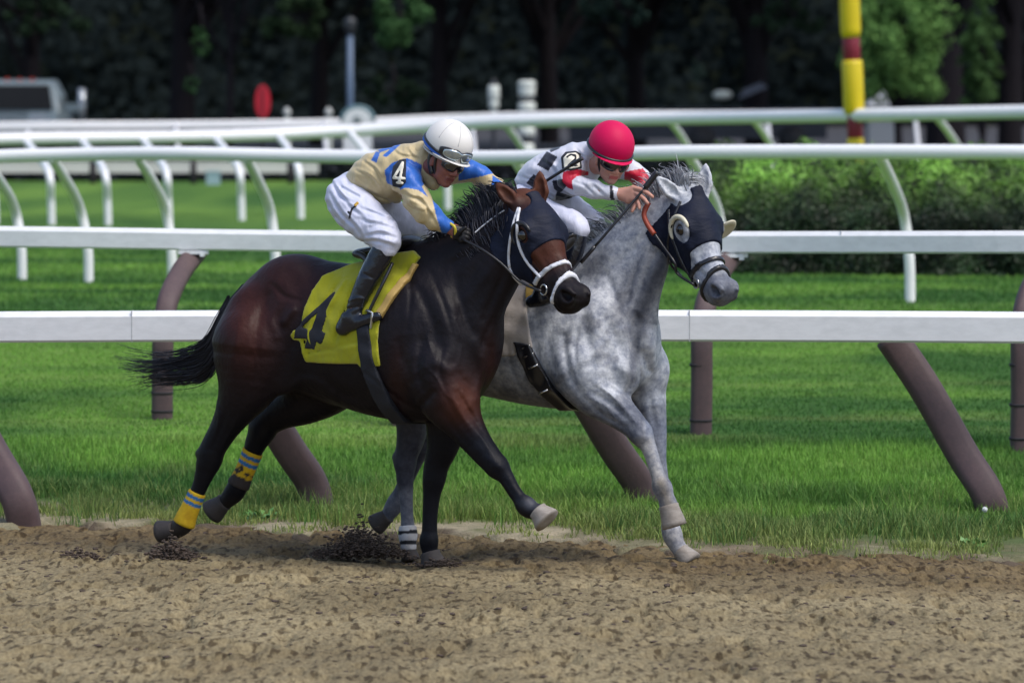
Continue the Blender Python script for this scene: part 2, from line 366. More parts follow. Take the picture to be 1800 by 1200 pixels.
# -- rail 1 : inner rail of the dirt track (overhangs the dirt)
f1 = fence('dirt_track_rail', 'white box rail on leaning brown posts, nearest to the horses beside the dirt', 'rail fence')
Y1 = 26.15
r1, P1 = box_rail(f1, [(-420, 577, 26.6), (0, 574.5, 26.4), (500, 572, 26.3), (900, 571.5, 26.2), (1400, 573, 26.1), (1800, 575.5, 25.95), (2250, 580, 25.8)], .172, .10, white_p)
def sqtube(path, wd, n=10):
    P = catmull(path, 8); mb = MB()
    a = np.linspace(0, 2 * math.pi, 20, endpoint=False); k = 3.2
    pr = np.stack([np.sign(np.cos(a)) * np.abs(np.cos(a)) ** (2 / k), np.sign(np.sin(a)) * np.abs(np.sin(a)) ** (2 / k)], 1)
    mb.tube(P, wd, prof=pr, ref=(0, 1, .0)); return mb, P
for bx, by, sh in [(-560, 925, 0), (40, 912, 0), (558, 888, 0), (1132, 890, 0), (1745, 908, 0), (2330, 925, 0)]:
    g = ground(bx, by + 8); y = g[1]; dx = .165 * 1.06
    top = unproj(bx - 172, 590, 26.36)
    p = [g + (0.02, 0.01, -.25), g + (0.01, 0, -.02), g + (-.035, -.01, .16), g * .66 + top * .34 + (.02, .03, .02), g * .3 + top * .7 + (.005, .03, .02), top + (-.02, .03, -.01)]
    mb, _ = sqtube(p, .092); mb.build('post', brown_p, f1)
# -- rail 2 : outer rail of the turf course (overhangs the turf, away from the camera)
f2 = fence('turf_course_rail', 'white rail on brown gooseneck posts standing just behind the nearest rail', 'rail fence')
r2, P2 = box_rail(f2, [(-420, 414, 32.4), (0, 416, 31.75), (480, 423, 31.35), (900, 427, 30.75), (1300, 426, 30.4), (1800, 425.5, 29.35), (2300, 424, 28.8)], .142, .075, white_p)
for bx, by in [(-100, 738), (285, 742), (705, 752), (1232, 767), (1795, 803), (2400, 840)]:
    g = ground(bx, by); top = unproj(bx + 60, 444, float(np.interp(bx + 60, [-420, 0, 480, 900, 1300, 1800, 2300], [32.4, 31.75, 31.35, 30.75, 30.4, 29.35, 28.8])) + .14)
    s = F / g[1]
    p = [g + (0, 0, -.2), g, g + (.005, 0, .35), unproj(bx + 2, 590, g[1]), unproj(bx + 10, 530, g[1] + .1), unproj(bx + 34, 478, g[1] * .35 + top[1] * .65), top]
    mb, _ = sqtube(p, .070)
    mb.build('post', brown_p, f2)
# collars (dark joints) on the brown posts
dark_m = mat('dark_joint', (.02, .018, .022), rough=.8)
for bx, hts in [(285, (690, 722)), (1232, (641, 738)), (1795, (641, 711, 770))]:
    g = ground(bx, {285: 742, 1232: 767, 1795: 803}[bx])
    for yy in hts:
        c = unproj(bx, yy, g[1]); mb = MB(); a = np.linspace(0, 2 * math.pi, 20, endpoint=False); k = 3.2
        pr = np.stack([np.sign(np.cos(a)) * np.abs(np.cos(a)) ** (2 / k), np.sign(np.sin(a)) * np.abs(np.sin(a)) ** (2 / k)], 1)
        mb.tube([c - (0, 0, .008), c + (0, 0, .008)], .0735, prof=pr, ref=(0, 1, 0)); mb.build('joint', dark_m, f2)
# -- pipe rails
def pipe_fence(label, rail, r, posts, pr, deep=.5, thick=1.0, lift=.0):
    f = fence('pipe_rail', label, 'rail fence')
    P = rail_pts(rail); mb = MB(); mb.tube(P, r, 16, ref=(0, 0, 1)); mb.build('rail', white_pipe, f)
    rx = np.array([a[0] for a in rail]); ry = np.array([a[1] for a in rail]); rY = np.array([a[2] for a in rail])
    for tx, kx, bx, by in posts:          # top pixel, knee pixel, base
        yt = np.interp(tx, rx, ry); Yt = np.interp(tx, rx, rY)
        g = ground(bx, by)
        H_ = by - yt
        p = [g + (0, 0, -.15), g, unproj(bx - .03 * (bx - tx), by - H_ * .3, g[1]), unproj(kx, by - H_ * .60, g[1] - .02), unproj(tx * .45 + kx * .55 , by - H_ * .80, g[1] * .5 + Yt * .5), unproj(tx, yt + 4, Yt)]
        mb = MB(); mb.tube(catmull(p, 6), pr, 12, ref=(0, 1, 0)); mb.build('post', white_pipe, f)
    return f
rail3 = [(-500, 310, 43), (-150, 285, 43.2), (0, 275, 43.2), (150, 271.5, 43), (330, 270, 42.5), (600, 275.5, 42), (900, 277, 41), (1150, 269, 40), (1400, 267, 39.4), (1800, 268, 38.6), (2300, 272, 38)]
posts3 = [(-130, -92, -82, 492), (-28, 25, 39, 495), (90, 140, 156, 501), (240, 290, 303, 505), (432, 474, 485, 510), (640, 690, 702, 516), (905, 955, 966, 522), (1210, 1262, 1274, 528), (1545, 1588, 1600, 535), (1930, 1975, 1990, 545)]
pipe_fence('white pipe rail with curved gooseneck posts crossing behind the jockeys at shoulder height', rail3, .062, posts3, .046)
rail4 = [(-500, 262, 66), (0, 245, 67), (300, 241, 68), (520, 235, 69), (720, 224, 69), (900, 214, 68), (1200, 208, 66), (1500, 203, 62), (1800, 197, 60), (2300, 190, 57)]
posts4 = [(-60, -15, -8, 396), (45, 86, 91, 397), (143, 184, 190, 397), (250, 292, 297, 396), (378, 420, 425, 390), (490, 524, 529, 386), (615, 655, 660, 380), (745, 782, 787, 370), (888, 925, 930, 368), (1178, 1215, 1222, 368), (1325, 1362, 1370, 368), (1645, 1688, 1696, 370), (1960, 2000, 2008, 372)]
pipe_fence('white pipe rail curving across the turf behind the one level with the helmets', rail4, .088, posts4, .052)
rail5 = [(-600, 232, 96), (0, 222, 96), (300, 220, 97), (600, 216, 98), (800, 208, 99), (1000, 203, 99), (1300, 202, 99), (1800, 196, 98), (2400, 190, 97)]
f5 = fence('far_rail', 'thin white rail on the far side of the course, the most distant one', 'rail fence')
box_rail(f5, rail5, .17, .1, white_pipe)
for bx in range(-200, 2000, 260):
    g = ground(bx, 318); mb = MB(); t = unproj(bx - 12, np.interp(bx, [r_[0] for r_ in rail5], [r_[1] for r_ in rail5]), 97)
    mb.tube([g + (0, 0, -.1), t * .4 + g * .6, t], .045, 8, ref=(0, 1, 0)); mb.build('post', white_pipe, f5)

# ---- hedge
leafm = mat('hedge_leaf', rough=.5, spec=.3, attr=True)
def leaf_cloud(C, N, size, col, aspect=1.7, jit=.7):
    """quads at centres C facing roughly N"""
    n = len(C); q = rng.normal(0, 1, (n, 3)); N = N + q * jit; N /= np.linalg.norm(N, axis=1)[:, None]
    A = np.cross(N, rng.normal(0, 1, (n, 3))); A /= np.linalg.norm(A, axis=1)[:, None]; B = np.cross(N, A)
    s = (size * rng.uniform(.6, 1.3, n))[:, None]
    V = np.stack([C - A * s * .5, C + B * s / aspect * .5, C + A * s * .5, C - B * s / aspect * .5], 1).reshape(-1, 3)
    Q = np.arange(n * 4).reshape(-1, 4)
    return V, Q, np.repeat(col, 4, 0)
hd = thing('hedge', 'clipped green hedge with a bright sloping top on the turf at right', 'hedge', (4.2, 46, .5))
def hedge_surf(u, v):
    """u along, v 0..1 from base front over the top to the back"""
    X = 1.75 + u * 9.0; bump = (vnoise2(u * 22, v * 5, 4) - .5) * .30 + (vnoise2(u * 55, v * 12, 5) - .5) * .16
    yb = np.interp(v, [0, .3, .62, .8, 1], [0, .12, 1.0, 1.9, 2.1]); zb = np.interp(v, [0, .3, .62, .8, 1], [0, .62, 1.13, 1.2, 0])
    Y0 = 46.6 - .25 * u * 9 / 2
    n = np.stack([0 * u, -np.interp(v, [0, .3, .62, .8, 1], [1, .8, .45, 0, -1]), np.interp(v, [0, .3, .62, .8, 1], [0, .6, .9, 1, 0])], -1)
    ef = np.clip(u / .035, 0, 1) ** .5; zb = zb * (.25 + .75 * ef); yb = 1.05 + (yb - 1.05) * (.2 + .8 * ef)
    P = np.stack([X, Y0 + yb, .5 + zb], -1) + n * bump[..., None]
    return P, n
u, v = np.meshgrid(np.linspace(0, 1, 240), np.linspace(0, 1, 50), indexing='ij'); P, n = hedge_surf(u.ravel(), v.ravel())
P = P - n * .07
i = np.arange(240 * 50).reshape(240, 50); Q = np.stack([i[:-1, :-1], i[1:, :-1], i[1:, 1:], i[:-1, 1:]], -1).reshape(-1, 4)
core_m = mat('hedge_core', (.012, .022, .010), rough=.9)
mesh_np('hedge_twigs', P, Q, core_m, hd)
n_ = 56000; u = rng.uniform(0, 1, n_); v = rng.uniform(0, .82, n_); P, n = hedge_surf(u, v)
tone = fbm2(u * 26, v * 5, 3, 14); top_mix = np.clip((v - .30) * 5, 0, 1)  # leaf colour runs from dark low down to bright near the top
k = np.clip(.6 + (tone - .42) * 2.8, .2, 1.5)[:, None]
c = (np.array([.03, .065, .024]) * (1 - top_mix[:, None]) + np.array([.17, .36, .048]) * top_mix[:, None]) * k * rng.uniform(.7, 1.3, (n_, 1))
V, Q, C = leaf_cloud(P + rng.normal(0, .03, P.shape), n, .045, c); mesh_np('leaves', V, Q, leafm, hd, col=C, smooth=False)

# ================================================================== TREES
bark = mat('bark', (.024, .021, .024), rough=1.0, spec=.05, n1=(8, .5, (.5, .5, .5), (3, 3, .5)), bump=[(14, .8, .05, (3, 3, .4))])
treeleaf = mat('tree_leaf', rough=.9, spec=.03, attr=True)
def crown_pts(n, cx, cy, cz, rx, ry, rz, nclump, seed):
    q = np.random.default_rng(seed)
    d = q.normal(0, 1, (nclump, 3)); d /= np.linalg.norm(d, axis=1)[:, None]; d[:, 2] = np.where(d[:, 2] < -.55, -.55, d[:, 2])
    cc = d * q.uniform(.45, 1, (nclump, 1)) * np.array([rx, ry, rz]) + np.array([cx, cy, cz])
    j = q.integers(0, nclump, n); cr = q.uniform(.14, .30, nclump) * min(rx, rz) * 1.1
    e = q.normal(0, 1, (n, 3)); e /= np.linalg.norm(e, axis=1)[:, None]
    P = cc[j] + e * (cr[j] * q.uniform(.55, 1.05, n))[:, None]
    return P, e, j, q, cc
def tree(label, px, Y, trunk_r, cz, rx, rz, n, col, seed, size=.38, cat='tree', group=None, limb=True, lean=0.0, base=None, nclump=46):
    x = gx(px, Y); z0 = float(zg(Y)) if base is None else base
    t = thing('tree', label, cat, (x, Y, z0), group)
    mb = MB(); q = random.Random(seed)
    tz = cz + rz * .2
    pts = [(x - lean * .0, Y, z0 - .3), (x, Y, z0 + .2), (x + lean * .4 + q.uniform(-.1, .1), Y, z0 + (tz - z0) * .4), (x + lean + q.uniform(-.2, .2), Y, tz)]
    P = catmull(pts, 6); mb.tube(P, np.linspace(1, .45, len(P)) * trunk_r * np.where(np.arange(len(P)) == 0, 1.35, 1), 14, ref=(0, 1, 0))
    Pc, e, j, qq, cc = crown_pts(n, x + lean, Y, cz, rx, rx, rz, nclump, seed)
    if limb:
        for k in range(0, nclump, 3):
            s = P[int(len(P) * q.uniform(.55, .95)) - 1]; c = cc[k]; m_ = s * .5 + c * .5 + np.array((0, 0, .25 * rz * q.random()))
            mb.tube(catmull([s, m_, c], 4), np.linspace(.34, .05, 9) * trunk_r, 7, ref=(0, 1, .3))
    mb.build('trunk', bark, t)
    tone = qq.uniform(.55, 1.3, nclump)[j][:, None] * qq.uniform(.7, 1.3, (n, 1))
    V, Q, C = leaf_cloud(Pc, e, size, np.array(col) * tone, 1.5, .8); mesh_np('crown', V, Q, treeleaf, t, col=C, smooth=False)
    return t
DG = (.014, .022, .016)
trees = [
 ('massive dark tree with a thick trunk rising at the top right', 1662, 112, .62, 9.2, 6.2, 4.9, 9000),
 ('dark tree trunk at the right edge beyond the light green tree', 1775, 124, .42, 9.6, 6, 4.9, 8000),
 ('dark tree over the parked truck at the far left', 60, 150, .40, 9.0, 7, 5.0, 9000),
 ('dark tree with a broad trunk right of the truck', 318, 128, .46, 8.8, 6.2, 4.8, 9000),
 ('slim pale trunked tree left of the red sign', 402, 118, .13, 8.6, 4.5, 4.4, 6000),
 ('dark tree behind the blue grey lamp pole', 560, 140, .35, 8.8, 6.5, 4.9, 9000),
 ('dark tree above the white helmeted jockey', 770, 132, .34, 8.7, 6.2, 4.8, 9000),
 ('dark tree above the two white lantern posts', 965, 146, .40, 9.2, 6.6, 5.1, 9000),
 ('dark tree above the red helmeted jockey', 1120, 134, .36, 8.8, 6.2, 4.9, 9000),
 ('dark tree left of the yellow striped pole', 1330, 128, .44, 8.9, 6.4, 4.9, 9000),
]
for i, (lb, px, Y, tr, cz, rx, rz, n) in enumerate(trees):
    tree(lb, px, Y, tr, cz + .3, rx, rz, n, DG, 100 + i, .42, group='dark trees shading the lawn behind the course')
# low, sunlit foliage
tree('bright leafy green tree glowing between the striped pole and the thick dark trunk', 1580, 104, .12, 3.6, 1.15, 2.4, 16000, (.13, .25, .07), 301, .10, nclump=190)
tree('small green tree between the two dark trunks at right', 1722, 108, .10, 3.0, .50, 1.8, 6000, (.08, .15, .05), 302, .09, nclump=110)
# low hanging boughs
def bough(label, px, py, Y, rx, rz, n, col, seed, size=.12):
    c = unproj(px, py, Y); t = thing('hanging_bough', label, 'branch', tuple(c))
    P, e, j, q, cc = crown_pts(n, c[0], c[1], c[2], rx, rx * .7, rz, 20, seed)
    mb = MB()
    for k in range(0, 20, 2): mb.tube(catmull([c + (0, 0, rz * 1.6), c + (0.05, 0, rz * .4), cc[k]], 4), np.linspace(.03, .008, 9), 6, ref=(0, 1, .2))
    mb.build('twigs', bark, t)
    V, Q, C = leaf_cloud(P, e, size, np.array(col) * q.uniform(.5, 1.4, (n, 1)), 1.5, .8); mesh_np('leaves', V, Q, treeleaf, t, col=C, smooth=False)
bough('green sunlit bough hanging at the top left of centre', 700, 45, 108, .8, .85, 2600, (.05, .11, .04), 401)
bough('small green sprig hanging against the dark trees left of the lamp pole', 352, 75, 110, .28, .55, 500, (.04, .09, .035), 402, .09)
bough('faint leaf sprig low against the dark trunk at left', 335, 150, 112, .2, .3, 240, (.035, .08, .035), 403, .09)
bough('pale green hanging spray left of the striped pole', 1225, 128, 112, .20, .30, 260, (.06, .09, .07), 404, .09)
for i_, (lb_, px_, py_, rx_, rz_, c_) in enumerate([('dim leafy bough in the top left corner above the truck', 70, 30, 1.3, .6, (.02, .036, .02)), ('dim green bough hanging between the red sign and the lamp pole', 520, 30, .8, .7, (.026, .046, .022)), ('dim bough at the top right of the centre above the red helmet', 1080, 22, 1.0, .5, (.018, .032, .026)), ('dim grey green bough hanging left of the striped pole near the top', 1380, 30, .9, .5, (.026, .044, .026)), ('dim low shrub foliage right of the lamp pole', 690, 165, .9, .45, (.018, .032, .02))]):
    bough(lb_, px_, py_, 109 + i_, rx_, rz_, 2600, c_, 420 + i_, .13)
# deep woods behind everything
wn = 60000; X = rng.uniform(-75, 75, wn); Zw = rng.uniform(0.2, 16, wn); Yw = 205 + 10 * fbm2(X * .15, Zw * .2, 3, 8) + 5 * rng.uniform(0, 1, wn)
k = np.clip(fbm2(X * .35, Zw * .5, 3, 66) * 2 - .1, .3, 1.4)[:, None]
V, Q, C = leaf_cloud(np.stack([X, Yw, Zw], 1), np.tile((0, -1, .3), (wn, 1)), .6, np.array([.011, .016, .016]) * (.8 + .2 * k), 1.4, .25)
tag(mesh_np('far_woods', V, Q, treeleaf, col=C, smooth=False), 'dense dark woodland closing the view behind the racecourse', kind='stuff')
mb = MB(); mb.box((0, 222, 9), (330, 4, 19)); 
tag(mb.build('far_woods_shade', core_m, smooth=False), 'dark block for the shade deep in the woods', kind='stuff')  # near-black block put in for the shade behind the far leaves
# bare earth drive under the trees, tree shade put into its dark colour
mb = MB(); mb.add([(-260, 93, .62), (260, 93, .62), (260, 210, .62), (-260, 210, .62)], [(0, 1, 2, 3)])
tag(mb.build('path', mat('shaded_earth', (.035, .034, .038), rough=.95, n1=(.3, .5, (.6, .6, .6)))), 'bare earth drive under the trees, shade in its dark colour', kind='structure')
mb = MB(); mb.add([(3.5, 76, .63), (60, 68, .63), (60, 86, .63), (3.5, 87, .63)], [(0, 1, 2, 3)])
tag(mb.build('sand_path', mat('pale_sand', (.42, .41, .38), rough=.95, n1=(2, .4, (.6, .6, .6)))), 'pale sandy path behind the hedge', kind='structure')

# seams and brackets of the near rails
seam_m = mat('seam_grey', (.42, .43, .44), rough=.7)
for px, Yv, fn, P_, hh, dd in ((232, 0, f1, P1, .172, .10), (1212, 0, f1, P1, .172, .10), (640, 0, f2, P2, .142, .075), (1478, 0, f2, P2, .142, .075)):
    xs_ = P_[:, 0] / P_[:, 1] * F + 900; c = np.array([np.interp(px, xs_, P_[:, k]) for k in range(3)]); mb = MB(); mb.box(c, (.004, dd + .003, hh + .003)); mb.build('joint', seam_m, fn, smooth=False)
for bx in (-100, 285, 705, 1232, 1795):
    xs_ = P2[:, 0] / P2[:, 1] * F + 900; c = np.array([np.interp(bx + 55, xs_, P2[:, k]) for k in range(3)]) + (0, .0, -.085); mb = MB(); mb.box(c, (.20, .09, .022)); mb.box(c + (.06, 0, -.012), (.03, .10, .03)); mb.build('bracket', white_p, f2, smooth=False)
# ================================================================== THINGS BEHIND THE COURSE
def plain(n, c, r=.5, **k): return mat(n, c, rough=r, **k)
def gp(px, Y): return np.array([gx(px, Y), Y, float(zg(Y))])
# truck -----------------------------------------------------------
TY = 138.0; s = F / TY; c = gp(18, TY); tz = lambda py: zpix(py, TY) - .53
tr = thing('truck', 'white pickup truck with orange roof lights parked under the trees at far left', 'truck', tuple(c))
tw = plain('truck_white', S(126, 142, 150), .4, coat=.2); tg = plain('truck_glass', (.008, .010, .013), .6, spec=.1); tk = plain('truck_black', (.015, .015, .018), .6)
def loft(secs):
    """secs: list of (y, z0, z1, halfwidth bottom, halfwidth top) -> closed body along Y"""
    mb = MB(); V = []; 
    for (y, z0, z1, wb, wt) in secs:
        V += [(c[0] - wb, c[1] + y, c[2] + z0), (c[0] + wb, c[1] + y, c[2] + z0), (c[0] + wb * 1.02, c[1] + y, c[2] + z0 * .5 + z1 * .5), (c[0] + wt, c[1] + y, c[2] + z1), (c[0] - wt, c[1] + y, c[2] + z1), (c[0] - wb * 1.02, c[1] + y, c[2] + z0 * .5 + z1 * .5)]
    Q = []
    for i in range(len(secs) - 1):
        for j in range(6): Q.append((i * 6 + j, i * 6 + (j + 1) % 6, i * 6 + 6 + (j + 1) % 6, i * 6 + 6 + j))
    n = (len(secs) - 1) * 6
    Q += [(0, 5, 2, 1), (5, 4, 3, 2), (n, n + 1, n + 2, n + 5), (n + 5, n + 2, n + 3, n + 4)]
    return mb.add(V, Q)
zt, zw, zh = tz(141), tz(196), tz(213)
loft([(-2.9, .55, zh - .05, 1.02, .95), (-2.75, .5, zh, 1.08, 1.0), (-1.2, .5, zw, 1.1, 1.05), (2.8, .5, zw, 1.1, 1.05)]).build('body', tw, tr, smooth=False)
loft([(-1.25, zw - .02, zw + .02, 1.06, 1.05), (-.75, zw - .02, zt - .07, 1.05, .93), (-.5, zw - .02, zt, 1.05, .90), (1.0, zw - .02, zt, 1.05, .90), (1.3, zw - .02, zw + .03, 1.05, 1.04)]).build('cab', tw, tr, smooth=False)
mb = MB(); x0 = c[0]; y0 = c[1]; z0 = c[2]
mb.add([(x0 - .96, y0 - 1.262, z0 + zw + .05), (x0 + .96, y0 - 1.262, z0 + zw + .05), (x0 + .86, y0 - .80, z0 + zt - .14), (x0 - .86, y0 - .80, z0 + zt - .14)], [(0, 1, 2, 3)])
mb.V[-1] = np.vstack([mb.V[-1] + (0, -.02, .0)]); mb.build('windshield', tg, tr, smooth=False)
for k in range(5):
    mb = MB(); mb.tube([(x0 - .5 + .25 * k, y0 - .62, z0 + zt - .02), (x0 - .5 + .25 * k, y0 - .62, z0 + zt + .05)], [.055, .035], 8, ref=(0, 1, 0)); mb.build('marker_light', plain('amber', (.55, .05, .03), .3), tr)
mb = MB(); mb.tube([(x0 - .1 - .32, y0, z0 + zt), (x0 - .1 - .32, y0, z0 + zt + .16)], [.09, .07], 10, ref=(0, 1, 0)); mb.build('beacon', plain('beacon_orange', (.75, .12, .02), .3), tr)
for sx in (-1, 1):
    mb = MB(); mb.box((x0 + sx * 1.32, y0 - 1.0, z0 + zw + .12), (.26, .12, .24)); mb.box((x0 + sx * 1.15, y0 - 1.0, z0 + zw + .05), (.2, .05, .05)); mb.build('mirror', tw, tr, smooth=False)
    mb = MB(); mb.box((x0 + sx * .78, y0 - 2.93, z0 + .98), (.34, .06, .2)); mb.build('headlight', plain('lamp_glass', (.6, .65, .7), .1), tr, smooth=False)
    for yy in (-2.0, 1.9):
        w_ = MB(); w_.tube([(x0 + sx * .86, y0 + yy, z0 + .42), (x0 + sx * 1.12, y0 + yy, z0 + .42)], .42, 20); o = w_.build('wheel', tk, tr)
        w2 = MB(); w2.tube([(x0 + sx * 1.10, y0 + yy, z0 + .42), (x0 + sx * 1.13, y0 + yy, z0 + .42)], .24, 16); w2.build('rim', plain('rim', (.4, .42, .45), .3, metal=.8), tr)
mb = MB(); mb.box((x0, y0 - 2.95, z0 + .62), (2.1, .14, .2)); mb.build('bumper', plain('bumper', (.35, .38, .40), .25, metal=.7), tr, smooth=False)
mb = MB()
for k in range(4): mb.box((x0, y0 - 2.93, z0 + .84 + k * .09), (1.15, .05, .03))
mb.build('grille', tk, tr, smooth=False)
mb = MB(); mb.tube([(gx(101, TY), y0 + 1.2, z0 + .6), (gx(101, TY), y0 + 1.2, z0 + tz(156))], .075, 12, ref=(0, 1, 0)); mb.build('exhaust_stack', plain('chrome', (.5, .55, .6), .25, metal=.6), tr)
tr.scale.x = 1.45
# red oval sign ------------------------------------------------------
Y = 100.0; c = gp(462, Y)
t = thing('sign', 'red oval disc sign standing behind the rails at left', 'sign', tuple(c)); mb = MB()
cc = unproj(462, 179, Y); a = np.linspace(0, 2 * math.pi, 28, endpoint=False)
rx, rz = 13.5 / F * Y, 30 / F * Y
for yy, k in ((-.02, 1), (.02, 1)): pass
V = [(cc[0] + rx * math.cos(q) , Y - .025, cc[2] + rz * math.sin(q)) for q in a] + [(cc[0] + rx * math.cos(q), Y + .025, cc[2] + rz * math.sin(q)) for q in a] + [(cc[0], Y - .03, cc[2]), (cc[0], Y + .03, cc[2])]
Q = [(i, (i + 1) % 28, 28 + (i + 1) % 28, 28 + i) for i in range(28)] + [(56, (i + 1) % 28, i, i) for i in range(28)] + [(57, 28 + i, 28 + (i + 1) % 28, 28 + i) for i in range(28)]
mb.add(V, [tuple(q) for q in Q]); mb.build('panel', plain('sign_red', S(190, 22, 45), .5), t, smooth=False)
mb = MB(); mb.box((cc[0], Y - .045, cc[2]), (.045, .02, rz * 1.7)); mb.build('stripe', plain('sign_maroon', (.16, .01, .02), .5), t, smooth=False)
mb = MB(); mb.tube([c - (0, 0, .1), (c[0], Y + .03, cc[2])], .03, 8, ref=(0, 1, 0)); mb.build('post', tk, t)
# lamp pole ------------------------------------------------------------
Y = 112.0; c = gp(616, Y)
t = thing('lamp_post', 'tall slim blue grey lamp post rising behind the white arched board', 'lamp post', tuple(c))
bl = plain('pole_blue', S(92, 112, 138), .5); mb = MB(); top = zpix(62, Y); mb.tube([c - (0, 0, .1), (c[0], Y, top)], [.088, .068], 14, ref=(0, 1, 0)); mb.build('pole', bl, t)
mb = MB(); mb.tube([(c[0], Y, top), (c[0], Y, top + .06), (c[0], Y, top + .3), (c[0], Y, top + .38), (c[0], Y, top + .44)], [.08, .11, .16, .13, .02], 14, ref=(0, 1, 0)); mb.build('lantern', plain('lantern_dark', (.03, .035, .04), .4), t)
# arched white board -----------------------------------------------------
Y = 94.0; c = gp(629, Y); hw = 25 / F * Y; zb, zs = float(zg(Y)), zpix(212, Y); a = np.linspace(0, math.pi, 14)
out = [(c[0] + hw, zb), ] + [(c[0] + hw * math.cos(q), zs + hw * .85 * math.sin(q)) for q in a] + [(c[0] - hw, zb)]
n = len(out); t = thing('marker_board', 'white arch topped board with a grey rosette below the lamp post', 'board', tuple(c)); mb = MB()
V = [(x, Y - .06, z) for x, z in out] + [(x, Y + .06, z) for x, z in out] + [(c[0], Y - .06, zb + .6), (c[0], Y + .06, zb + .6)]
Q = [(i, (i + 1) % n, n + (i + 1) % n, n + i) for i in range(n)] + [(2 * n, (i + 1) % n, i, i) for i in range(n)] + [(2 * n + 1, n + i, n + (i + 1) % n, n + i) for i in range(n)]
mb.add(V, Q); mb.build('board', white_p, t, smooth=False)
mb = MB(); k = hw * 1.12; mb.tube([(c[0] + k * math.cos(q), Y, zs + k * .85 * math.sin(q)) for q in np.linspace(-.1, math.pi + .1, 16)], .045, 8, ref=(0, 1, 0)); mb.build('trim', plain('teal_trim', S(90, 120, 128), .5), t)
mb = MB(); mb.tube([(c[0], Y - .075, zs + .02), (c[0], Y - .06, zs + .02)], .085, 16); mb.build('rosette', plain('rosette_grey', S(130, 140, 142), .6), t)
# two lantern posts --------------------------------------------------------
def lanternpost(px, Y, secs, label):
    c = gp(px, Y); t = thing('lantern_post', label, 'lantern', tuple(c))
    for nm, y0, y1, w0, w1, m in secs:
        mb = MB(); z0, z1 = zpix(y1, Y), zpix(y0, Y); d = (z1 - z0) * .12
        mb.tube([(c[0], Y, z0), (c[0], Y, z0 + d), (c[0], Y, z1 - d), (c[0], Y, z1)], [w1 * .86, w1, w0, w0 * .86], 16, ref=(0, 1, 0)); mb.build(nm, m, t)
    return t
lw = plain('lantern_white', S(215, 220, 212), .4); lk = plain('lantern_black', (.03, .032, .04), .5)
k = 1 / F * 104
lanternpost(868, 104, [('finial', 139, 150, 3 * k, 8 * k, lk), ('lamp_head', 150, 176, 10 * k, 10.5 * k, lw), ('collar', 176, 190, 8.5 * k, 9.5 * k, lw), ('neck', 190, 200, 4 * k, 6 * k, lw), ('pole', 200, 330, 4 * k, 5 * k, lk)], 'slimmer white lantern post left of the wider banded one')
lanternpost(926, 104, [('cap', 142, 152, 14 * k, 17 * k, lw), ('lamp_head', 152, 172, 15.5 * k, 14 * k, lw), ('band', 172, 180, 13 * k, 13 * k, lk), ('drum', 180, 196, 15 * k, 15.5 * k, lw), ('drum', 196, 206, 14 * k, 12 * k, lw), ('band', 206, 224, 11 * k, 11 * k, lk), ('drum', 224, 240, 14.5 * k, 14.5 * k, lw), ('band', 240, 252, 11 * k, 11 * k, lk), ('base', 252, 300, 13 * k, 14 * k, lw)], 'wide black and white banded lantern post above the railing in the centre')
# small bystander statues ------------------------------------------------
for px, lb in ((505, 'small pale post cap poking above the far rail beside the red sign'), (578, 'small pale post cap poking above the far rail beside the arched board')):
    Yb = 99.0; c = gp(px, Yb); k = 1 / F * Yb; t = thing('bollard', lb, 'bollard', tuple(c))
    mb = MB(); P = [(c[0], Yb, zpix(yy, Yb)) for yy in (320, 215, 206, 200, 195, 189)]; mb.tube(P[:3], [6 * k, 6 * k, 3 * k], 12, ref=(0, 1, 0)); mb.build('shaft', lw, t)
    mb = MB(); mb.tube(P[2:], [4 * k, 7 * k, 6.5 * k, 2 * k], 12, ref=(0, 1, 0)); mb.build('cap', plain('cap_stone', S(180, 182, 178), .6), t)
# yellow striped pole -----------------------------------------------------
Y = 62.0; c = gp(1505, Y); t = thing('striped_pole', 'yellow pole with dark red bands and a top beyond the frame', 'pole', tuple(c)); k = 1 / F * Y
ye = plain('pole_yellow', S(214, 190, 18), .45, n1=(5, .25, (.8, .75, .7))); rd = plain('pole_red', S(122, 24, 44), .5)
px_at = lambda y: np.interp(y, [-400, 0, 330], [1478, 1493, 1507])
def seg(y0, y1, w0, w1, m, nm):
    mb = MB(); A = unproj(px_at(y1), y1, Y); B = unproj(px_at(y0), y0, Y); mb.tube([A, A * .93 + B * .07, A * .07 + B * .93, B], [w1 * k * .9, w1 * k, w0 * k, w0 * k * .93], 24, ref=(0, 1, 0)); return mb.build(nm, m, t)
seg(-430, -250, 19, 19, ye, 'yellow_section'); seg(-250, -110, 18, 18, rd, 'red_band'); seg(-110, 66, 18, 18, ye, 'yellow_section'); seg(66, 106, 15.5, 15.5, rd, 'red_band'); seg(106, 200, 18.5, 18.5, ye, 'yellow_section')
seg(200, 243, 13, 14, rd, 'red_band'); seg(243, 290, 15, 15, ye, 'yellow_section'); seg(290, 372, 14, 14, rd, 'red_band')
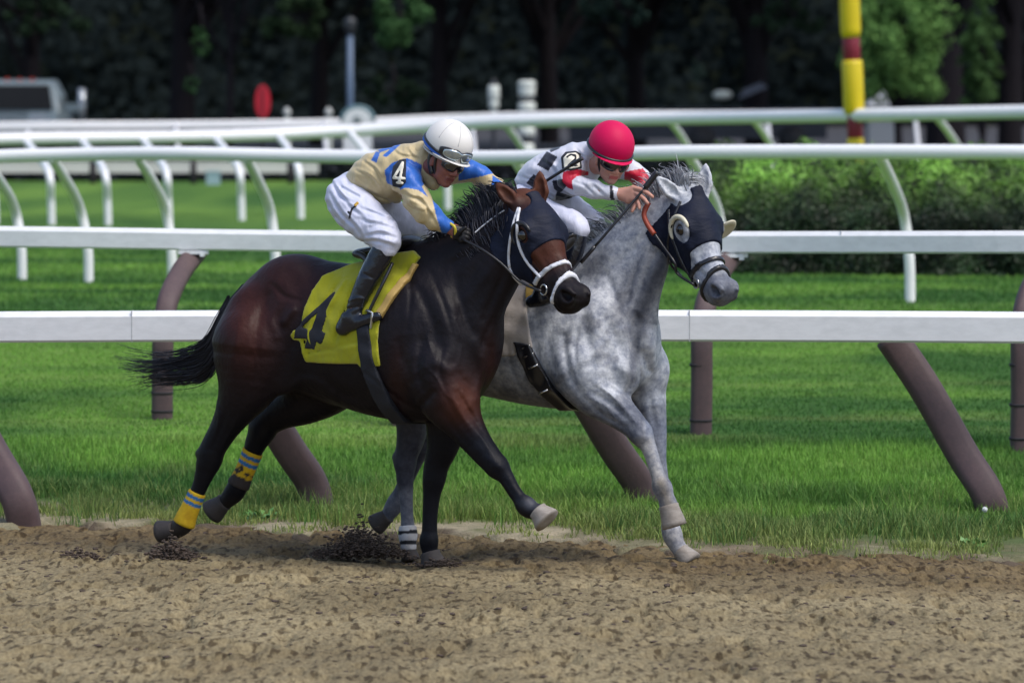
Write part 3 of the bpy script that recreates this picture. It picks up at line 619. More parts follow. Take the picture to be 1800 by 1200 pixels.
# tent / shed at right ------------------------------------------------------
Y = 140.0; c = gp(1552, Y); t = thing('shed', 'small white shed with a pale peaked roof right of the striped pole', 'shed', tuple(c)); k = 1 / F * Y
wz0, wz1, pz = float(zg(Y)), zpix(186, Y), zpix(157, Y); hw = 32 * k
mb = MB(); mb.box((c[0], Y, (wz0 + wz1) / 2), (hw * 1.75, 1.1, wz1 - wz0)); mb.build('wall', plain('shed_wall', S(150, 160, 172), .7, n1=(9, .3, (.7, .7, .7), (1, 1, 6))), t, smooth=False)
mb = MB(); a, b = c[0] - hw, c[0] + hw; mb.add([(a, Y - .7, wz1), (b, Y - .7, wz1), (b, Y + .7, wz1), (a, Y + .7, wz1), (c[0], Y - .1, pz), (c[0], Y + .1, pz)], [(0, 1, 4, 4), (1, 2, 5, 4), (2, 3, 5, 5), (3, 0, 4, 5), (0, 3, 2, 1)]); mb.build('roof', plain('shed_roof', S(165, 172, 180), .6), t, smooth=False)
mb = MB()
for i in range(6): mb.box((c[0], Y - .556, wz0 + .12 + i * (wz1 - wz0) / 6.3), (hw * 1.6, .01, .03))
mb.build('siding_groove', plain('groove', (.12, .13, .15), .8), t, smooth=False)
# dark vehicle and roof
Y = 128.0; c = gp(1270, Y); t = thing('dark_truck', 'long low dark blue vehicle body parked behind the red helmeted jockey', 'vehicle', tuple(c)); k = 1 / F * Y
nb = plain('navy_paint', S(30, 38, 56), .35, coat=.4)
z1 = zpix(180, Y); mb = MB(); mb.tube([(gx(1000, Y), Y, .53 + .45 * (z1 - .53)), (gx(1080, Y), Y, .53 + .55 * (z1 - .53)), (gx(1160, Y), Y, .53 + .6 * (z1 - .53)), (gx(1450, Y), Y, .53 + .6 * (z1 - .53))], [.5, .62, .66, .66], prof=[(-1.1, -.62), (1.1, -.62), (1.1, .4), (.9, .62), (-.9, .62), (-1.1, .4)]); mb.build('body', nb, t, smooth=False)
mb = MB(); mb.tube([(gx(1080, Y), Y - .76, z1 - .32), (gx(1440, Y), Y - .76, z1 - .32)], [.13, .13], prof=[(-.1, -1), (.1, -1), (.1, 1), (-.1, 1)]); mb.build('window', tg, t, smooth=False)
for px in (1090, 1230, 1390):
    mb = MB(); mb.tube([(gx(px, Y), Y - .8, .93), (gx(px, Y), Y - .5, .93)], .4, 18); mb.build('wheel', tk, t)
for px, py, w_, h_, lb in ((1270, 167, 17, 8, 'pale rounded white tank showing over the dark vehicle'), (1322, 162, 26, 6, 'grey tilted awning over the dark vehicle')):
    Yt = 126.5; cc = unproj(px, py, Yt); k2 = 1 / F * Yt
    if w_ == 17:
        mb = MB(); mb.tube([cc + (x, 0, 0) for x in np.array([-1, -.85, -.5, 0, .5, .85, 1]) * w_ * k2], np.array([.1, .6, .92, 1, .92, .6, .1]) * h_ * k2, 16); tag(mb.build('water_tank', lw), lb, 'tank')
    else:
        M = Matrix.Rotation(-R(22), 3, 'Y'); mb = MB(); mb.box(cc, (w_ * 2 * k2, 1.0, .07), M=M); mb.box(cc + (0, 0, .1), (w_ * 1.5 * k2, .8, .1), M=M); tag(mb.build('awning', plain('awning_grey', S(90, 96, 110), .7), smooth=False), lb, 'awning')
# white board wall with dark posts at left
Y = 90.0
bw = plain('board_pinkish', S(212, 208, 204), .6, n1=(2, .2, (.85, .8, .8)))
for i, (a, b) in enumerate(((-160, 158), (170, 335), (346, 505), (518, 560))):
    z0, z1 = zpix(304, Y), zpix(286, Y); x0, x1 = gx(a, Y), gx(b, Y)
    mb = MB(); mb.box(((x0 + x1) / 2, Y, (z0 + z1) / 2), (x1 - x0, .07, z1 - z0)); mb.box(((x0 + x1) / 2, Y + .01, z1 + .012), (x1 - x0 + .02, .11, .024))
    o = mb.build('white_board', bw, smooth=False)
    tag(o, ['long pale board at the left edge of the photo under the pipe rails', 'pale board second from the left under the pipe rails', 'pale board third from the left under the pipe rails', 'short pale board nearest the tan jockey under the pipe rails'][i], 'board', 'pale boards along the far turf')
pk = plain('post_dark', (.030, .022, .030), .8)
for px, lb in ((164, 'dark post between the first and second pale boards'), (340, 'dark post between the second and third pale boards'), (511, 'dark post right of the third pale board')):
    c = gp(px, Y); mb = MB(); z1 = zpix(283, Y); mb.tube([c - (0, 0, .1), (c[0], Y, z1), (c[0], Y, z1 + .04)], [.068, .062, .03], 8, ref=(0, 1, 0)); tag(mb.build('board_post', pk), lb, 'post', 'dark posts of the pale boards')
c = gp(375, 89); mb = MB(); mb.box((c[0], 89, zpix(314, 89)), (.25, .2, .25)); mb.box((c[0], 89, zpix(302, 89)), (.28, .23, .03)); tag(mb.build('utility_box', plain('box_white', S(150, 175, 182), .5), smooth=False), 'little pale blue box on the grass under the third board', 'box')
# dark low band of leaves behind the boards
mb = MB(); 
tg_ = rng.uniform(-30, 4.2, 16000); zz = rng.uniform(.5, 1.05, 16000)
V, Q, C = leaf_cloud(np.stack([tg_, 92.6 + rng.normal(0, .15, 16000), zz], 1), np.tile((0, -1, .3), (16000, 1)), .16, np.array([.022, .024, .030]) * rng.uniform(.6, 1.4, (16000, 1)))
hh = thing('low_leaf_band', 'low dark band of leaves along the far edge of the turf behind the pale boards', 'hedge', (-10, 92.6, .5)); mesh_np('leaves', V, Q, treeleaf, hh, col=C, smooth=False)
mb = MB(); mb.box((-13, 92.8, .72), (34.4, .5, .5)); mb.build('hedge_core', core_m, hh, smooth=False)
# dandelion clock by the right-hand post
c = unproj(1731, 895, 25.1); t = thing('dandelion', 'white dandelion head on a thin stalk before the right brown post', 'flower', (c[0], c[1], 0))
mb = MB(); mb.tube(catmull([(c[0] - .01, c[1], 0), (c[0] - .02, c[1], c[2] * .5), tuple(c)], 5), .0022, 6, ref=(0, 1, 0)); mb.build('stalk', plain('stalk', (.12, .18, .07), .6), t)
q = rng.normal(0, 1, (500, 3)); q /= np.linalg.norm(q, axis=1)[:, None]; V, Q, C = leaf_cloud(c + q * .013, q, .008, np.ones((500, 3)) * .75, 1, .3); mesh_np('seed_head', V, Q, plain('seed_white', (.75, .78, .78), .8), t, smooth=False)
# leafy weeds at the track edge
wm = mat('weed_leaf', (.10, .24, .05), rough=.5, n1=(40, .3, (.7, .8, .6)))
for i, (px, py, k) in enumerate(((1706, 968, 1.0), (1010, 905, .6), (455, 915, 1.1), (545, 905, .8), (1330, 912, .8), (1490, 935, .7))):
    g = ground(px, py); g[2] = float(lawn_z(np.array([g[0]]), np.array([g[1]]))[0]); mb = MB()
    for j in range(46):
        a = random.uniform(0, 6.28); l = k * random.uniform(.04, .10); e = random.uniform(.15, 1.1); wd = l * .16
        d = np.array([math.cos(a) * math.cos(e), math.sin(a) * math.cos(e), math.sin(e)]); sdv = np.array([-math.sin(a), math.cos(a), 0])
        o_ = g + np.array([random.gauss(0, .04), random.gauss(0, .05), 0]) * k; m_ = o_ + d * l * .55; e_ = o_ + d * l + (0, 0, -.25 * l)
        mb.add([o_ - sdv * wd * .3, o_ + sdv * wd * .3, m_ + sdv * wd, m_ - sdv * wd, e_], [(0, 1, 2, 3), (3, 2, 4, 4)])
    o = mb.build('weed', wm); tag(o, ['broad leaved weed below the dandelion at the track edge', 'weed sprouting left of the second brown post foot', 'big green weed tuft between the bay horse hind hoof and the brown post', 'weed tuft at the foot of the brown post left of centre', 'weed patch in the verge right of the grey forehoof', 'weed patch in the verge near the middle right'][i], 'weed', 'weeds in the verge')
# ================================================================== SIGNED-DISTANCE MODELLING in photo-pixel space (x, y, w = depth)
BIG = 24.0
class Fld:
    def __init__(s, lo, hi, h):
        s.lo = np.array(lo, float); s.h = h; s.n = np.ceil((np.array(hi) - s.lo) / h).astype(int) + 1
        s.A = np.full(tuple(s.n), BIG, np.float32)
        s.ax = [(s.lo[i] + h * np.arange(s.n[i])).astype(np.float32) for i in range(3)]
    def win(s, lo, hi):
        a = np.clip(np.floor((np.array(lo) - s.lo) / s.h).astype(int), 0, s.n); b = np.clip(np.ceil((np.array(hi) - s.lo) / s.h).astype(int) + 1, 0, s.n)
        if np.any(b <= a): return None
        sl = tuple(slice(a[i], b[i]) for i in range(3))
        return sl, s.ax[0][sl[0]][:, None, None], s.ax[1][sl[1]][None, :, None], s.ax[2][sl[2]][None, None, :]
    def put(s, sl, d, k, op):
        A = s.A[sl]
        if op == 'u':
            if k > 0:
                h = np.maximum(k - np.abs(A - d), 0) / k; s.A[sl] = np.minimum(A, d) - h * h * k * .25
            else: s.A[sl] = np.minimum(A, d)
        elif op == 's':
            d = -d
            if k > 0:
                h = np.maximum(k - np.abs(A - d), 0) / k; s.A[sl] = np.maximum(A, d) + h * h * k * .25
            else: s.A[sl] = np.maximum(A, d)
    def cone(s, a, b, ra, rb, k=8, lat=None, q=1.0, op='u', pad=0):
        """round cone a->b; lat = unit vector along which the section is scaled by q"""
        a = np.array(a, float); b = np.array(b, float); rm = max(ra, rb) * max(q, 1) + max(k, pad) + 2
        wn = s.win(np.minimum(a, b) - rm, np.maximum(a, b) + rm)
        if wn is None: return s
        sl, X, Y, Z = wn; X = X - a[0]; Y = Y - a[1]; Z = Z - a[2]; ba = b - a
        if lat is not None and q != 1.0:
            lat = np.array(lat, float); f = 1 / q - 1
            dl = (X * lat[0] + Y * lat[1] + Z * lat[2]) * f; X = X + dl * lat[0]; Y = Y + dl * lat[1]; Z = Z + dl * lat[2]
            ba = ba + lat * (ba @ lat) * f
        L = ba @ ba + 1e-9
        t = np.clip((X * ba[0] + Y * ba[1] + Z * ba[2]) / L, 0, 1)
        d = np.sqrt((X - t * ba[0]) ** 2 + (Y - t * ba[1]) ** 2 + (Z - t * ba[2]) ** 2) - (ra + (rb - ra) * t)
        if q < 1: d = d * max(q, .55)
        s.put(sl, d.astype(np.float32), k, op); return s
    def chain(s, pts, k=8, lat=None, q=1.0, n=3, op='u'):
        """pts rows (x,y,w,r) smoothly interpolated; hard union inside the chain, one blend with the rest"""
        P = catmull(np.array(pts, float), n) if n > 1 and len(pts) > 2 else np.array(pts, float)
        rm = P[:, 3].max() * max(q, 1) + k + 4; wn = s.win(P[:, :3].min(0) - rm, P[:, :3].max(0) + rm)
        if wn is None: return s
        sl = wn[0]; t = Fld.__new__(Fld); t.h = s.h; t.A = np.full(s.A[sl].shape, BIG, np.float32); t.n = np.array(t.A.shape); t.ax = [s.ax[i][sl[i]] for i in range(3)]; t.lo = np.array([a[0] for a in t.ax], float)
        for i in range(len(P) - 1): t.cone(P[i, :3], P[i + 1, :3], max(P[i, 3], .5), max(P[i + 1, 3], .5), 0, lat, q, pad=k + 4)
        s.put(sl, t.A, k, op); return s
    def relief(s, pts, width, depth, wmax=1e9, wmin=-1e9, taper=True):
        """groove (depth > 0) or ridge (depth < 0) pressed into every surface under a line drawn over the near side"""
        P = catmull(np.array(pts, float), 5) if len(pts) > 2 else np.array(pts, float)
        if len(P) == 1: P = np.array([P[0], P[0] + .01])
        r = width * 2.6; lo = (*(P.min(0) - r), max(wmin, -1e4)); hi = (*(P.max(0) + r), min(wmax, 1e4)); wn = s.win(lo, hi)
        if wn is None: return s
        sl, X, Y, Z = wn; X = X[:, :, 0]; Y = Y[:, :, 0]; D = None; T = None
        for i in range(len(P) - 1):
            a, b = P[i], P[i + 1]; e = b - a; t = np.clip(((X - a[0]) * e[0] + (Y - a[1]) * e[1]) / (e @ e + 1e-9), 0, 1); dd = (X - a[0] - e[0] * t) ** 2 + (Y - a[1] - e[1] * t) ** 2; tt = (i + t) / (len(P) - 1)
            if D is None: D = dd; T = tt
            else: m = dd < D; D = np.where(m, dd, D); T = np.where(m, tt, T)
        amp = depth * np.exp(-D / width ** 2)
        if taper and len(P) > 2: amp = amp * np.sin(np.clip(T, .08, .92) * math.pi) ** .5
        s.A[sl] += amp[:, :, None].astype(np.float32); return s
    def ell(s, c, r, M=None, k=8, op='u'):
        """ellipsoid; rows of M = its axes"""
        c = np.array(c, float); r = np.array(r, float); M = np.eye(3) if M is None else np.array(M, float)
        e = np.sqrt(((M * r[:, None]) ** 2).sum(0)) + k + 2; wn = s.win(c - e, c + e)
        if wn is None: return s
        sl, X, Y, Z = wn; X = X - c[0]; Y = Y - c[1]; Z = Z - c[2]; k0 = 0; k1 = 0
        for i in range(3):
            u = X * M[i, 0] + Y * M[i, 1] + Z * M[i, 2]; k0 = k0 + (u / r[i]) ** 2; k1 = k1 + (u / r[i] ** 2) ** 2
        k0 = np.sqrt(k0); d = k0 * (k0 - 1) / np.sqrt(k1 + 1e-12)
        s.put(sl, d.astype(np.float32), k, op); return s
    def copy(s):
        f = Fld.__new__(Fld); f.lo, f.h, f.n, f.ax, f.A = s.lo, s.h, s.n, s.ax, s.A.copy(); return f
    def crop(s, lo, hi):
        wn = s.win(lo, hi); sl = wn[0]; f = Fld.__new__(Fld); f.h = s.h; f.A = s.A[sl].copy(); f.n = np.array(f.A.shape)
        f.ax = [s.ax[i][sl[i]] for i in range(3)]; f.lo = np.array([a[0] for a in f.ax], float); return f
    def polyd(s, poly):
        """signed distance in the image plane to a polygon, shape (nx,ny,1)"""
        return poly_sd(s.ax[0][:, None], s.ax[1][None, :], poly)[:, :, None]
    def coords(s): return s.ax[0][:, None, None], s.ax[1][None, :, None], s.ax[2][None, None, :]
    def inter(s, d, k=0):
        if k: h = np.maximum(k - np.abs(s.A - d), 0) / k; s.A = (np.maximum(s.A, d) + h * h * k * .25).astype(np.float32)
        else: s.A = np.maximum(s.A, d).astype(np.float32)
        return s
    def mesh(s):
        A = s.A.copy()
        A[0] = A[-1] = 1; A[:, 0] = A[:, -1] = 1; A[:, :, 0] = A[:, :, -1] = 1
        I = A < 0; c = np.zeros(tuple(s.n - 1), np.uint8)
        for i in (0, 1):
            for j in (0, 1):
                for k in (0, 1): c += I[i:i + c.shape[0], j:j + c.shape[1], k:k + c.shape[2]]
        idx = np.argwhere((c > 0) & (c < 8)); ids = np.full(c.shape, -1, np.int32); ids[idx[:, 0], idx[:, 1], idx[:, 2]] = np.arange(len(idx))
        x, y, z = idx.T; v = {}
        for i in (0, 1):
            for j in (0, 1):
                for k in (0, 1): v[i, j, k] = A[x + i, y + j, z + k]
        P = np.zeros((len(idx), 3)); cnt = np.zeros(len(idx))
        for a in v:
            for ax in range(3):
                if a[ax]: continue
                b = list(a); b[ax] = 1; b = tuple(b); va, vb = v[a], v[b]; m = (va < 0) != (vb < 0)
                t = np.where(m, va / np.where(m, va - vb, 1), 0)
                pt = np.tile(np.array(a, float), (len(idx), 1)); pt[:, ax] += t; P += pt * m[:, None]; cnt += m
        P = (idx + P / cnt[:, None]) * s.h + s.lo
        Q = []
        for ax in range(3):
            sl0 = [slice(1, -1)] * 3; sl1 = [slice(1, -1)] * 3; sl0[ax] = slice(0, -1); sl1[ax] = slice(1, None)
            E = I[tuple(sl0)] != I[tuple(sl1)]; e = np.argwhere(E)
            off = np.ones(3, int); off[ax] = 0; e = e + off; ins = I[e[:, 0], e[:, 1], e[:, 2]]
            u, w_ = (ax + 1) % 3, (ax + 2) % 3; du = np.zeros(3, int); du[u] = 1; dw = np.zeros(3, int); dw[w_] = 1
            q = [ids[tuple((e - du - dw).T)], ids[tuple((e - dw).T)], ids[tuple(e.T)], ids[tuple((e - du).T)]]
            q = np.stack(q, 1); q[~ins] = q[~ins][:, ::-1]; Q.append(q)
        Q = np.concatenate(Q)
        return P, Q
    def sample(s, P):
        """trilinear field value at points"""
        q = (np.asarray(P) - s.lo) / s.h; q = np.clip(q, 0, np.array(s.n) - 1.001); i = q.astype(int); f = q - i; r = 0
        for a in (0, 1):
            for b in (0, 1):
                for c in (0, 1):
                    wgt = (f[:, 0] if a else 1 - f[:, 0]) * (f[:, 1] if b else 1 - f[:, 1]) * (f[:, 2] if c else 1 - f[:, 2])
                    r = r + wgt * s.A[i[:, 0] + a, i[:, 1] + b, i[:, 2] + c]
        return r
def poly_sd(X, Y, poly):
    P = np.array(poly, float); d = None; sgn = None
    for i in range(len(P)):
        a, b = P[i], P[i - 1]; e = b - a; wx = X - a[0]; wy = Y - a[1]; t = np.clip((wx * e[0] + wy * e[1]) / (e @ e + 1e-9), 0, 1)
        dd = (wx - e[0] * t) ** 2 + (wy - e[1] * t) ** 2; d = dd if d is None else np.minimum(d, dd)
        c1 = Y >= a[1]; c2 = Y < b[1]; c3 = e[0] * wy > e[1] * wx; fl = (c1 & c2 & c3) | (~c1 & ~c2 & ~c3)
        sg = np.where(fl, -1.0, 1.0); sgn = sg if sgn is None else sgn * sg
    return sgn * np.sqrt(d)
def strokes_sd(X, Y, segs, r):
    d = None
    for (x0, y0), (x1, y1) in segs:
        e = (x1 - x0, y1 - y0); t = np.clip(((X - x0) * e[0] + (Y - y0) * e[1]) / (e[0] ** 2 + e[1] ** 2 + 1e-9), 0, 1)
        dd = np.hypot(X - x0 - e[0] * t, Y - y0 - e[1] * t) - r; d = dd if d is None else np.minimum(d, dd)
    return d
# mesh from a field: the image y axis points down, w away: mirrored once -> flip the faces
def fmesh(name, f, m, parent, colf=None, smoothing=0):
    P, Q = f.mesh()
    if len(P) == 0: print('EMPTY', name); return None
    if smoothing:
        e = np.concatenate([Q[:, [0, 1]], Q[:, [1, 2]], Q[:, [2, 3]], Q[:, [3, 0]]])
        for _ in range(smoothing):
            a = np.zeros_like(P); cn = np.bincount(e[:, 0], minlength=len(P)) + np.bincount(e[:, 1], minlength=len(P))
            for k in range(3): a[:, k] = np.bincount(e[:, 0], P[e[:, 1], k], len(P)) + np.bincount(e[:, 1], P[e[:, 0], k], len(P))
            P = P * .4 + .6 * a / cn[:, None]
    V = W(P)
    # orientation check
    n = np.cross(V[Q[:, 1]] - V[Q[:, 0]], V[Q[:, 2]] - V[Q[:, 0]]); c = V[Q].mean(1)
    vol = (n * (c - V.mean(0))).sum()
    if vol < 0: Q = Q[:, ::-1]
    return mesh_np(name, V, Q, m, parent, col=colf(P) if colf else None)
def inpoly(P, poly, w0=-1e9, w1=1e9): return (poly_sd(P[:, 0], P[:, 1], poly) < 0) & (P[:, 2] > w0) & (P[:, 2] < w1)
def shell(body, lo, hi, t, thick, dfun):
    """a layer over the body surface, thickness outwards t px, restricted by dfun(field)->sd"""
    f = body.crop(lo, hi); B = f.A; f.A = np.maximum(B - t, -(B + thick)); f.inter(dfun(f)); return f
def hair(name, paths, r, m, parent, cols=None, n=3):
    """paths (N,M,3) in world space; r (N,M)"""
    N_, M_, _ = paths.shape; T = np.gradient(paths, axis=1); T /= np.linalg.norm(T, axis=2, keepdims=True) + 1e-9
    A = np.cross(T, np.array([.1, .99, .05])); A /= np.linalg.norm(A, axis=2, keepdims=True) + 1e-9; B = np.cross(A, T)
    a = np.linspace(0, 2 * math.pi, n, endpoint=False)
    V = paths[:, :, None, :] + r[:, :, None, None] * (np.cos(a)[None, None, :, None] * A[:, :, None, :] + np.sin(a)[None, None, :, None] * B[:, :, None, :])
    V = V.reshape(-1, 3); i, j, k = np.meshgrid(np.arange(N_), np.arange(M_ - 1), np.arange(n), indexing='ij'); k2 = (k + 1) % n
    b = lambda i, j, k: (i * M_ + j) * n + k
    Q = np.stack([b(i, j, k), b(i, j, k2), b(i, j + 1, k2), b(i, j + 1, k)], -1).reshape(-1, 4)
    col = None if cols is None else np.repeat(cols, M_ * n, 0)
    return mesh_np(name, V, Q, m, parent, col=col)
def strand(guides, N, jit, r0, r1, seed, length=(.7, 1)):
    """guides: (G, K, 3) control polylines in px space; interpolates between neighbouring guides"""
    q = np.random.default_rng(seed); G = np.array([catmull(np.array(g, float), 5) for g in guides]); g = G.shape[0]
    u = q.uniform(0, g - 1.001, N); i = u.astype(int); f = (u - i)[:, None, None]
    P = G[i] * (1 - f) + G[i + 1] * f if g > 1 else G[np.zeros(N, int)]
    M_ = P.shape[1]; t = np.linspace(0, 1, M_)[None, :, None]
    P = P + q.normal(0, 1, (N, 1, 3)) * np.array(jit) * (.35 + .9 * t) + q.normal(0, 1, (N, 1, 3)) * np.array(jit) * .7 * np.sin(t * math.pi * q.uniform(.8, 2.2, (N, 1, 1)))
    L = q.uniform(*length, N); tt = np.linspace(0, 1, M_)[None] * L[:, None] * (M_ - 1); i0 = np.clip(tt.astype(int), 0, M_ - 2); ff = (tt - i0)[..., None]
    a = np.take_along_axis(P, i0[..., None].repeat(3, 2), 1); b = np.take_along_axis(P, (i0 + 1)[..., None].repeat(3, 2), 1)
    P = a * (1 - ff) + b * ff
    r = (r0 + (r1 - r0) * np.linspace(0, 1, M_)[None] ** 1.5) * q.uniform(.7, 1.2, (N, 1)) / S0
    return W(P), r
# ================================================================== HORSES
def frame(x0, w0, deg, l_ref=0):
    c, s_ = math.cos(R(deg)), math.sin(R(deg))
    def H(x, y, l):
        """picture position (x,y) at lateral offset l (towards the camera side) -> field point"""
        a = (x - x0 + l * s_) / c
        return (x, y, w0 - a * s_ - l * c)
    def A(P):
        """field points -> (a along the body, l lateral)"""
        dx = P[..., 0] - x0; dw = P[..., 2] - w0
        return dx * c - dw * s_, -dx * s_ - dw * c
    return H, A, np.array((c, 0, -s_)), np.array((-s_, 0, -c))
def ch(H, rows):
    """rows (x, y, l, r)"""
    return [(*H(x, y, l), r) for x, y, l, r in rows]
class Head:
    """local head frame: t down the face, n out of the face, s to the horse's right"""
    def __init__(s, o, u, sc=1.0):
        s.o = np.array(o, float); u = np.array(u, float); s.sc = sc * np.linalg.norm(u) / 207.0; s.u = u / np.linalg.norm(u)
        r = np.array((s.u[2], 0, -s.u[0])); s.r = r / np.linalg.norm(r)
        n = np.cross(s.u, s.r); s.n = n / np.linalg.norm(n)
        if s.n[1] > 0: s.n = -s.n
        s.M = np.stack([s.u, s.n, s.r])
    def __call__(s, t, n, q): return s.o + s.sc * (t * s.u + n * s.n + q * s.r)
    def inv(s, P): return ((P - s.o) @ s.M.T) / s.sc
def horse_head(f, h):
    k = h.sc; L = h.r
    c = lambda a, b, ra, rb, kk=10, q=1.0: f.cone(h(*a), h(*b), ra * k, rb * k, kk * k, L, q)
    e = lambda a, r, kk=8, op='u': f.ell(h(*a), np.array(r) * k, h.M, kk * k, op)
    c((4, -16, 0), (50, -16, 0), 34, 41, 14, .92)                 # cranium
    c((50, -15, 0), (86, -17, 0), 41, 33, 14, .98)
    c((86, -17, 0), (150, -19, 0), 31, 21, 12, .86)              # nasal bone
    c((150, -20, 0), (186, -20, 0), 21, 22, 12, 1.0)
    for s_ in (1, -1):
        e((58, -50, 19 * s_), (44, 36, 15), 16)                      # jowl
        e((62, 1, 34 * s_), (19, 11, 13), 10)                        # brow
        c((78, -12, 33 * s_), (128, -22, 19 * s_), 7, 5, 9)          # facial crest
        e((194, -12, 17 * s_), (20, 17, 11), 8)                      # nostril wing
        c((150, -34, 14 * s_), (178, -36, 15 * s_), 8, 9, 8)       # cheek near the mouth
    c((88, -55, 0), (165, -42, 0), 24, 14, 14, .95)               # mandible
    c((95, -35, 0), (170, -32, 0), 25, 19, 16, .9)
    e((190, -23, 0), (23, 24, 24), 12)                               # muzzle
    e((199, -32, 0), (13, 12, 18), 8)                                # upper lip
    e((188, -46, 0), (14, 10, 14), 6)                                # lower lip / chin
    for s_ in (1, -1):
        e((199, -8, 25 * s_), (12, 7, 10), 4, 's'); f.cone(h(186, -4, 24 * s_), h(206, 4, 15 * s_), 3.2 * k, 2.6 * k, 5)                 # nostril
        e((64, -6, 45 * s_), (9.5, 8, 6), 5, 's')                    # eye socket
        c((168, -40, 22 * s_), (196, -39, 15 * s_), 1.6, 1.6, 3) if False else None
    f.cone(h(172, -39, 24), h(204, -40, 8), 2 * k, 2 * k, 4, op='s'); f.cone(h(172, -39, -24), h(204, -40, -8), 2 * k, 2 * k, 4, op='s')
def eye(h, s_, parent, m, r=10.5, at=(64, -7, 39)):
    c = W(h(at[0], at[1], at[2] * s_)); bpy_r = r * h.sc / S0
    mb = MB(); u = np.linspace(0, math.pi, 9); P = [c + bpy_r * np.array((0, 0, math.cos(a))) for a in u]
    mb.tube(P, [max(bpy_r * math.sin(a), 1e-4) for a in u], 14, ref=(0, 1, 0)); return mb.build('eye', m, parent)
def ear(f, base, tip, wd, lat, k=8):
    """leaf-shaped ear with a hollow; lat = direction the hollow faces"""
    b = np.array(base, float); t = np.array(tip, float); d = t - b; lat = np.array(lat, float); lat /= np.linalg.norm(lat); side = np.cross(d, lat); side /= np.linalg.norm(side)
    g = [b + d * q for q in (0, .35, .62, .85, 1)]; rr = [.62, .95, .78, .42, .12]
    for i in range(4): f.cone(g[i], g[i + 1], rr[i] * wd, rr[i + 1] * wd, k if i == 0 else 3, lat, .62)
    for i in range(3):
        f.cone(g[i] + d * .1 + lat * wd * .62, g[i + 1] + lat * wd * .55, .60 * rr[i] * wd, .62 * rr[i + 1] * wd, 2, op='s')
def hoof(name, top, bot, r0, r1, m, parent, flat=None):
    """hoof: slanted truncated cone from coronet to ground"""
    top = np.array(W(top)); bot = np.array(W(bot)); d = bot - top; L = np.linalg.norm(d); mb = MB(); r0 /= S0; r1 /= S0
    mb.tube([top - d * .06, top, top + d * .14, top + d * .8, bot, bot + d * .02], [r0 * .80, r0 * 1.03, r0 * 1.0, r1 * .97, r1, r1 * .55], 20, ref=(0, 1, .01)); return mb.build('hoof', m, parent)
def limb(f, H, rows, k=9, q=.92, lat=None, n=4): f.chain(ch(H, rows), k, lat, q, n)

coat_bump = [(260, .22, .002, (1, 1, .35)), (16, .5, .014), (40, .4, .006, (1, 1, .5))]
bay_m = mat('bay_coat', rough=.5, spec=.17, attr=True, n1=(7, .4, (.6, .55, .55)), n2=(60, .3, (.7, .68, .7), (1, 1, .4)), bump=coat_bump)
hoof_m = mat('hoof_horn', (.30, .27, .24), rough=.6, n1=(14, .6, (.5, .45, .4), (1, 1, 3)), bump=[(60, .4, .004)])
hoof_d = mat('hoof_dark', (.045, .038, .036), rough=.75, n1=(25, .4, (1.8, 1.6, 1.4)), bump=[(60, .4, .004)])
eye_m = mat('eye_glass', (.008, .006, .006), rough=.06, spec=1.0)
blk = mat('black_leather', (.014, .014, .018), rough=.32, spec=.6, bump=[(120, .15, .002)])
wht_tack = mat('white_tack', (.66, .67, .72), rough=.45, bump=[(90, .2, .003)])
def tube_px(name, pts, r, m, parent, n=8, cat=True):
    P = catmull([W(p) for p in pts], 6) if cat else np.array([W(p) for p in pts]); mb = MB(); mb.tube(P, r / S0 if np.isscalar(r) else np.interp(np.linspace(0, 1, len(P)), np.linspace(0, 1, len(r)), r) / S0, n, ref=(0, 1, .02)); return mb.build(name, m, parent)
def surf(f, x, y, out=2.0):
    """depth of the near surface of a field under picture position x,y, lifted by out"""
    i = int(np.clip(round((x - f.lo[0]) / f.h), 0, f.n[0] - 1)); j = int(np.clip(round((y - f.lo[1]) / f.h), 0, f.n[1] - 1)); c = f.A[i, j]; k = np.argmax(c < out)
    if c[k] >= out: k = int(np.argmin(c))
    return (x, y, float(f.ax[2][k]))
def on(f, pts, out=2.5, n=5):
    P = catmull(np.array(pts, float), n) if len(pts) > 2 else np.array(pts, float); S_ = np.array([surf(f, x, y, out) for x, y in P]); z = S_[:, 2].copy()
    for _ in range(3): z[1:-1] = np.minimum(z[1:-1], (z[:-2] + z[1:-1] + z[2:]) / 3 + .8)
    S_[:, 2] = z; return [tuple(p) for p in S_]
navy = mat('navy_hood', (.006, .009, .022), rough=.62, spec=.2, n1=(10, .4, (1.6, 1.6, 1.8)), bump=[(9, .5, .02, (1, 1, 2.5)), (300, .3, .001)])
steel = mat('steel', (.55, .56, .58), rough=.25, metal=.9)

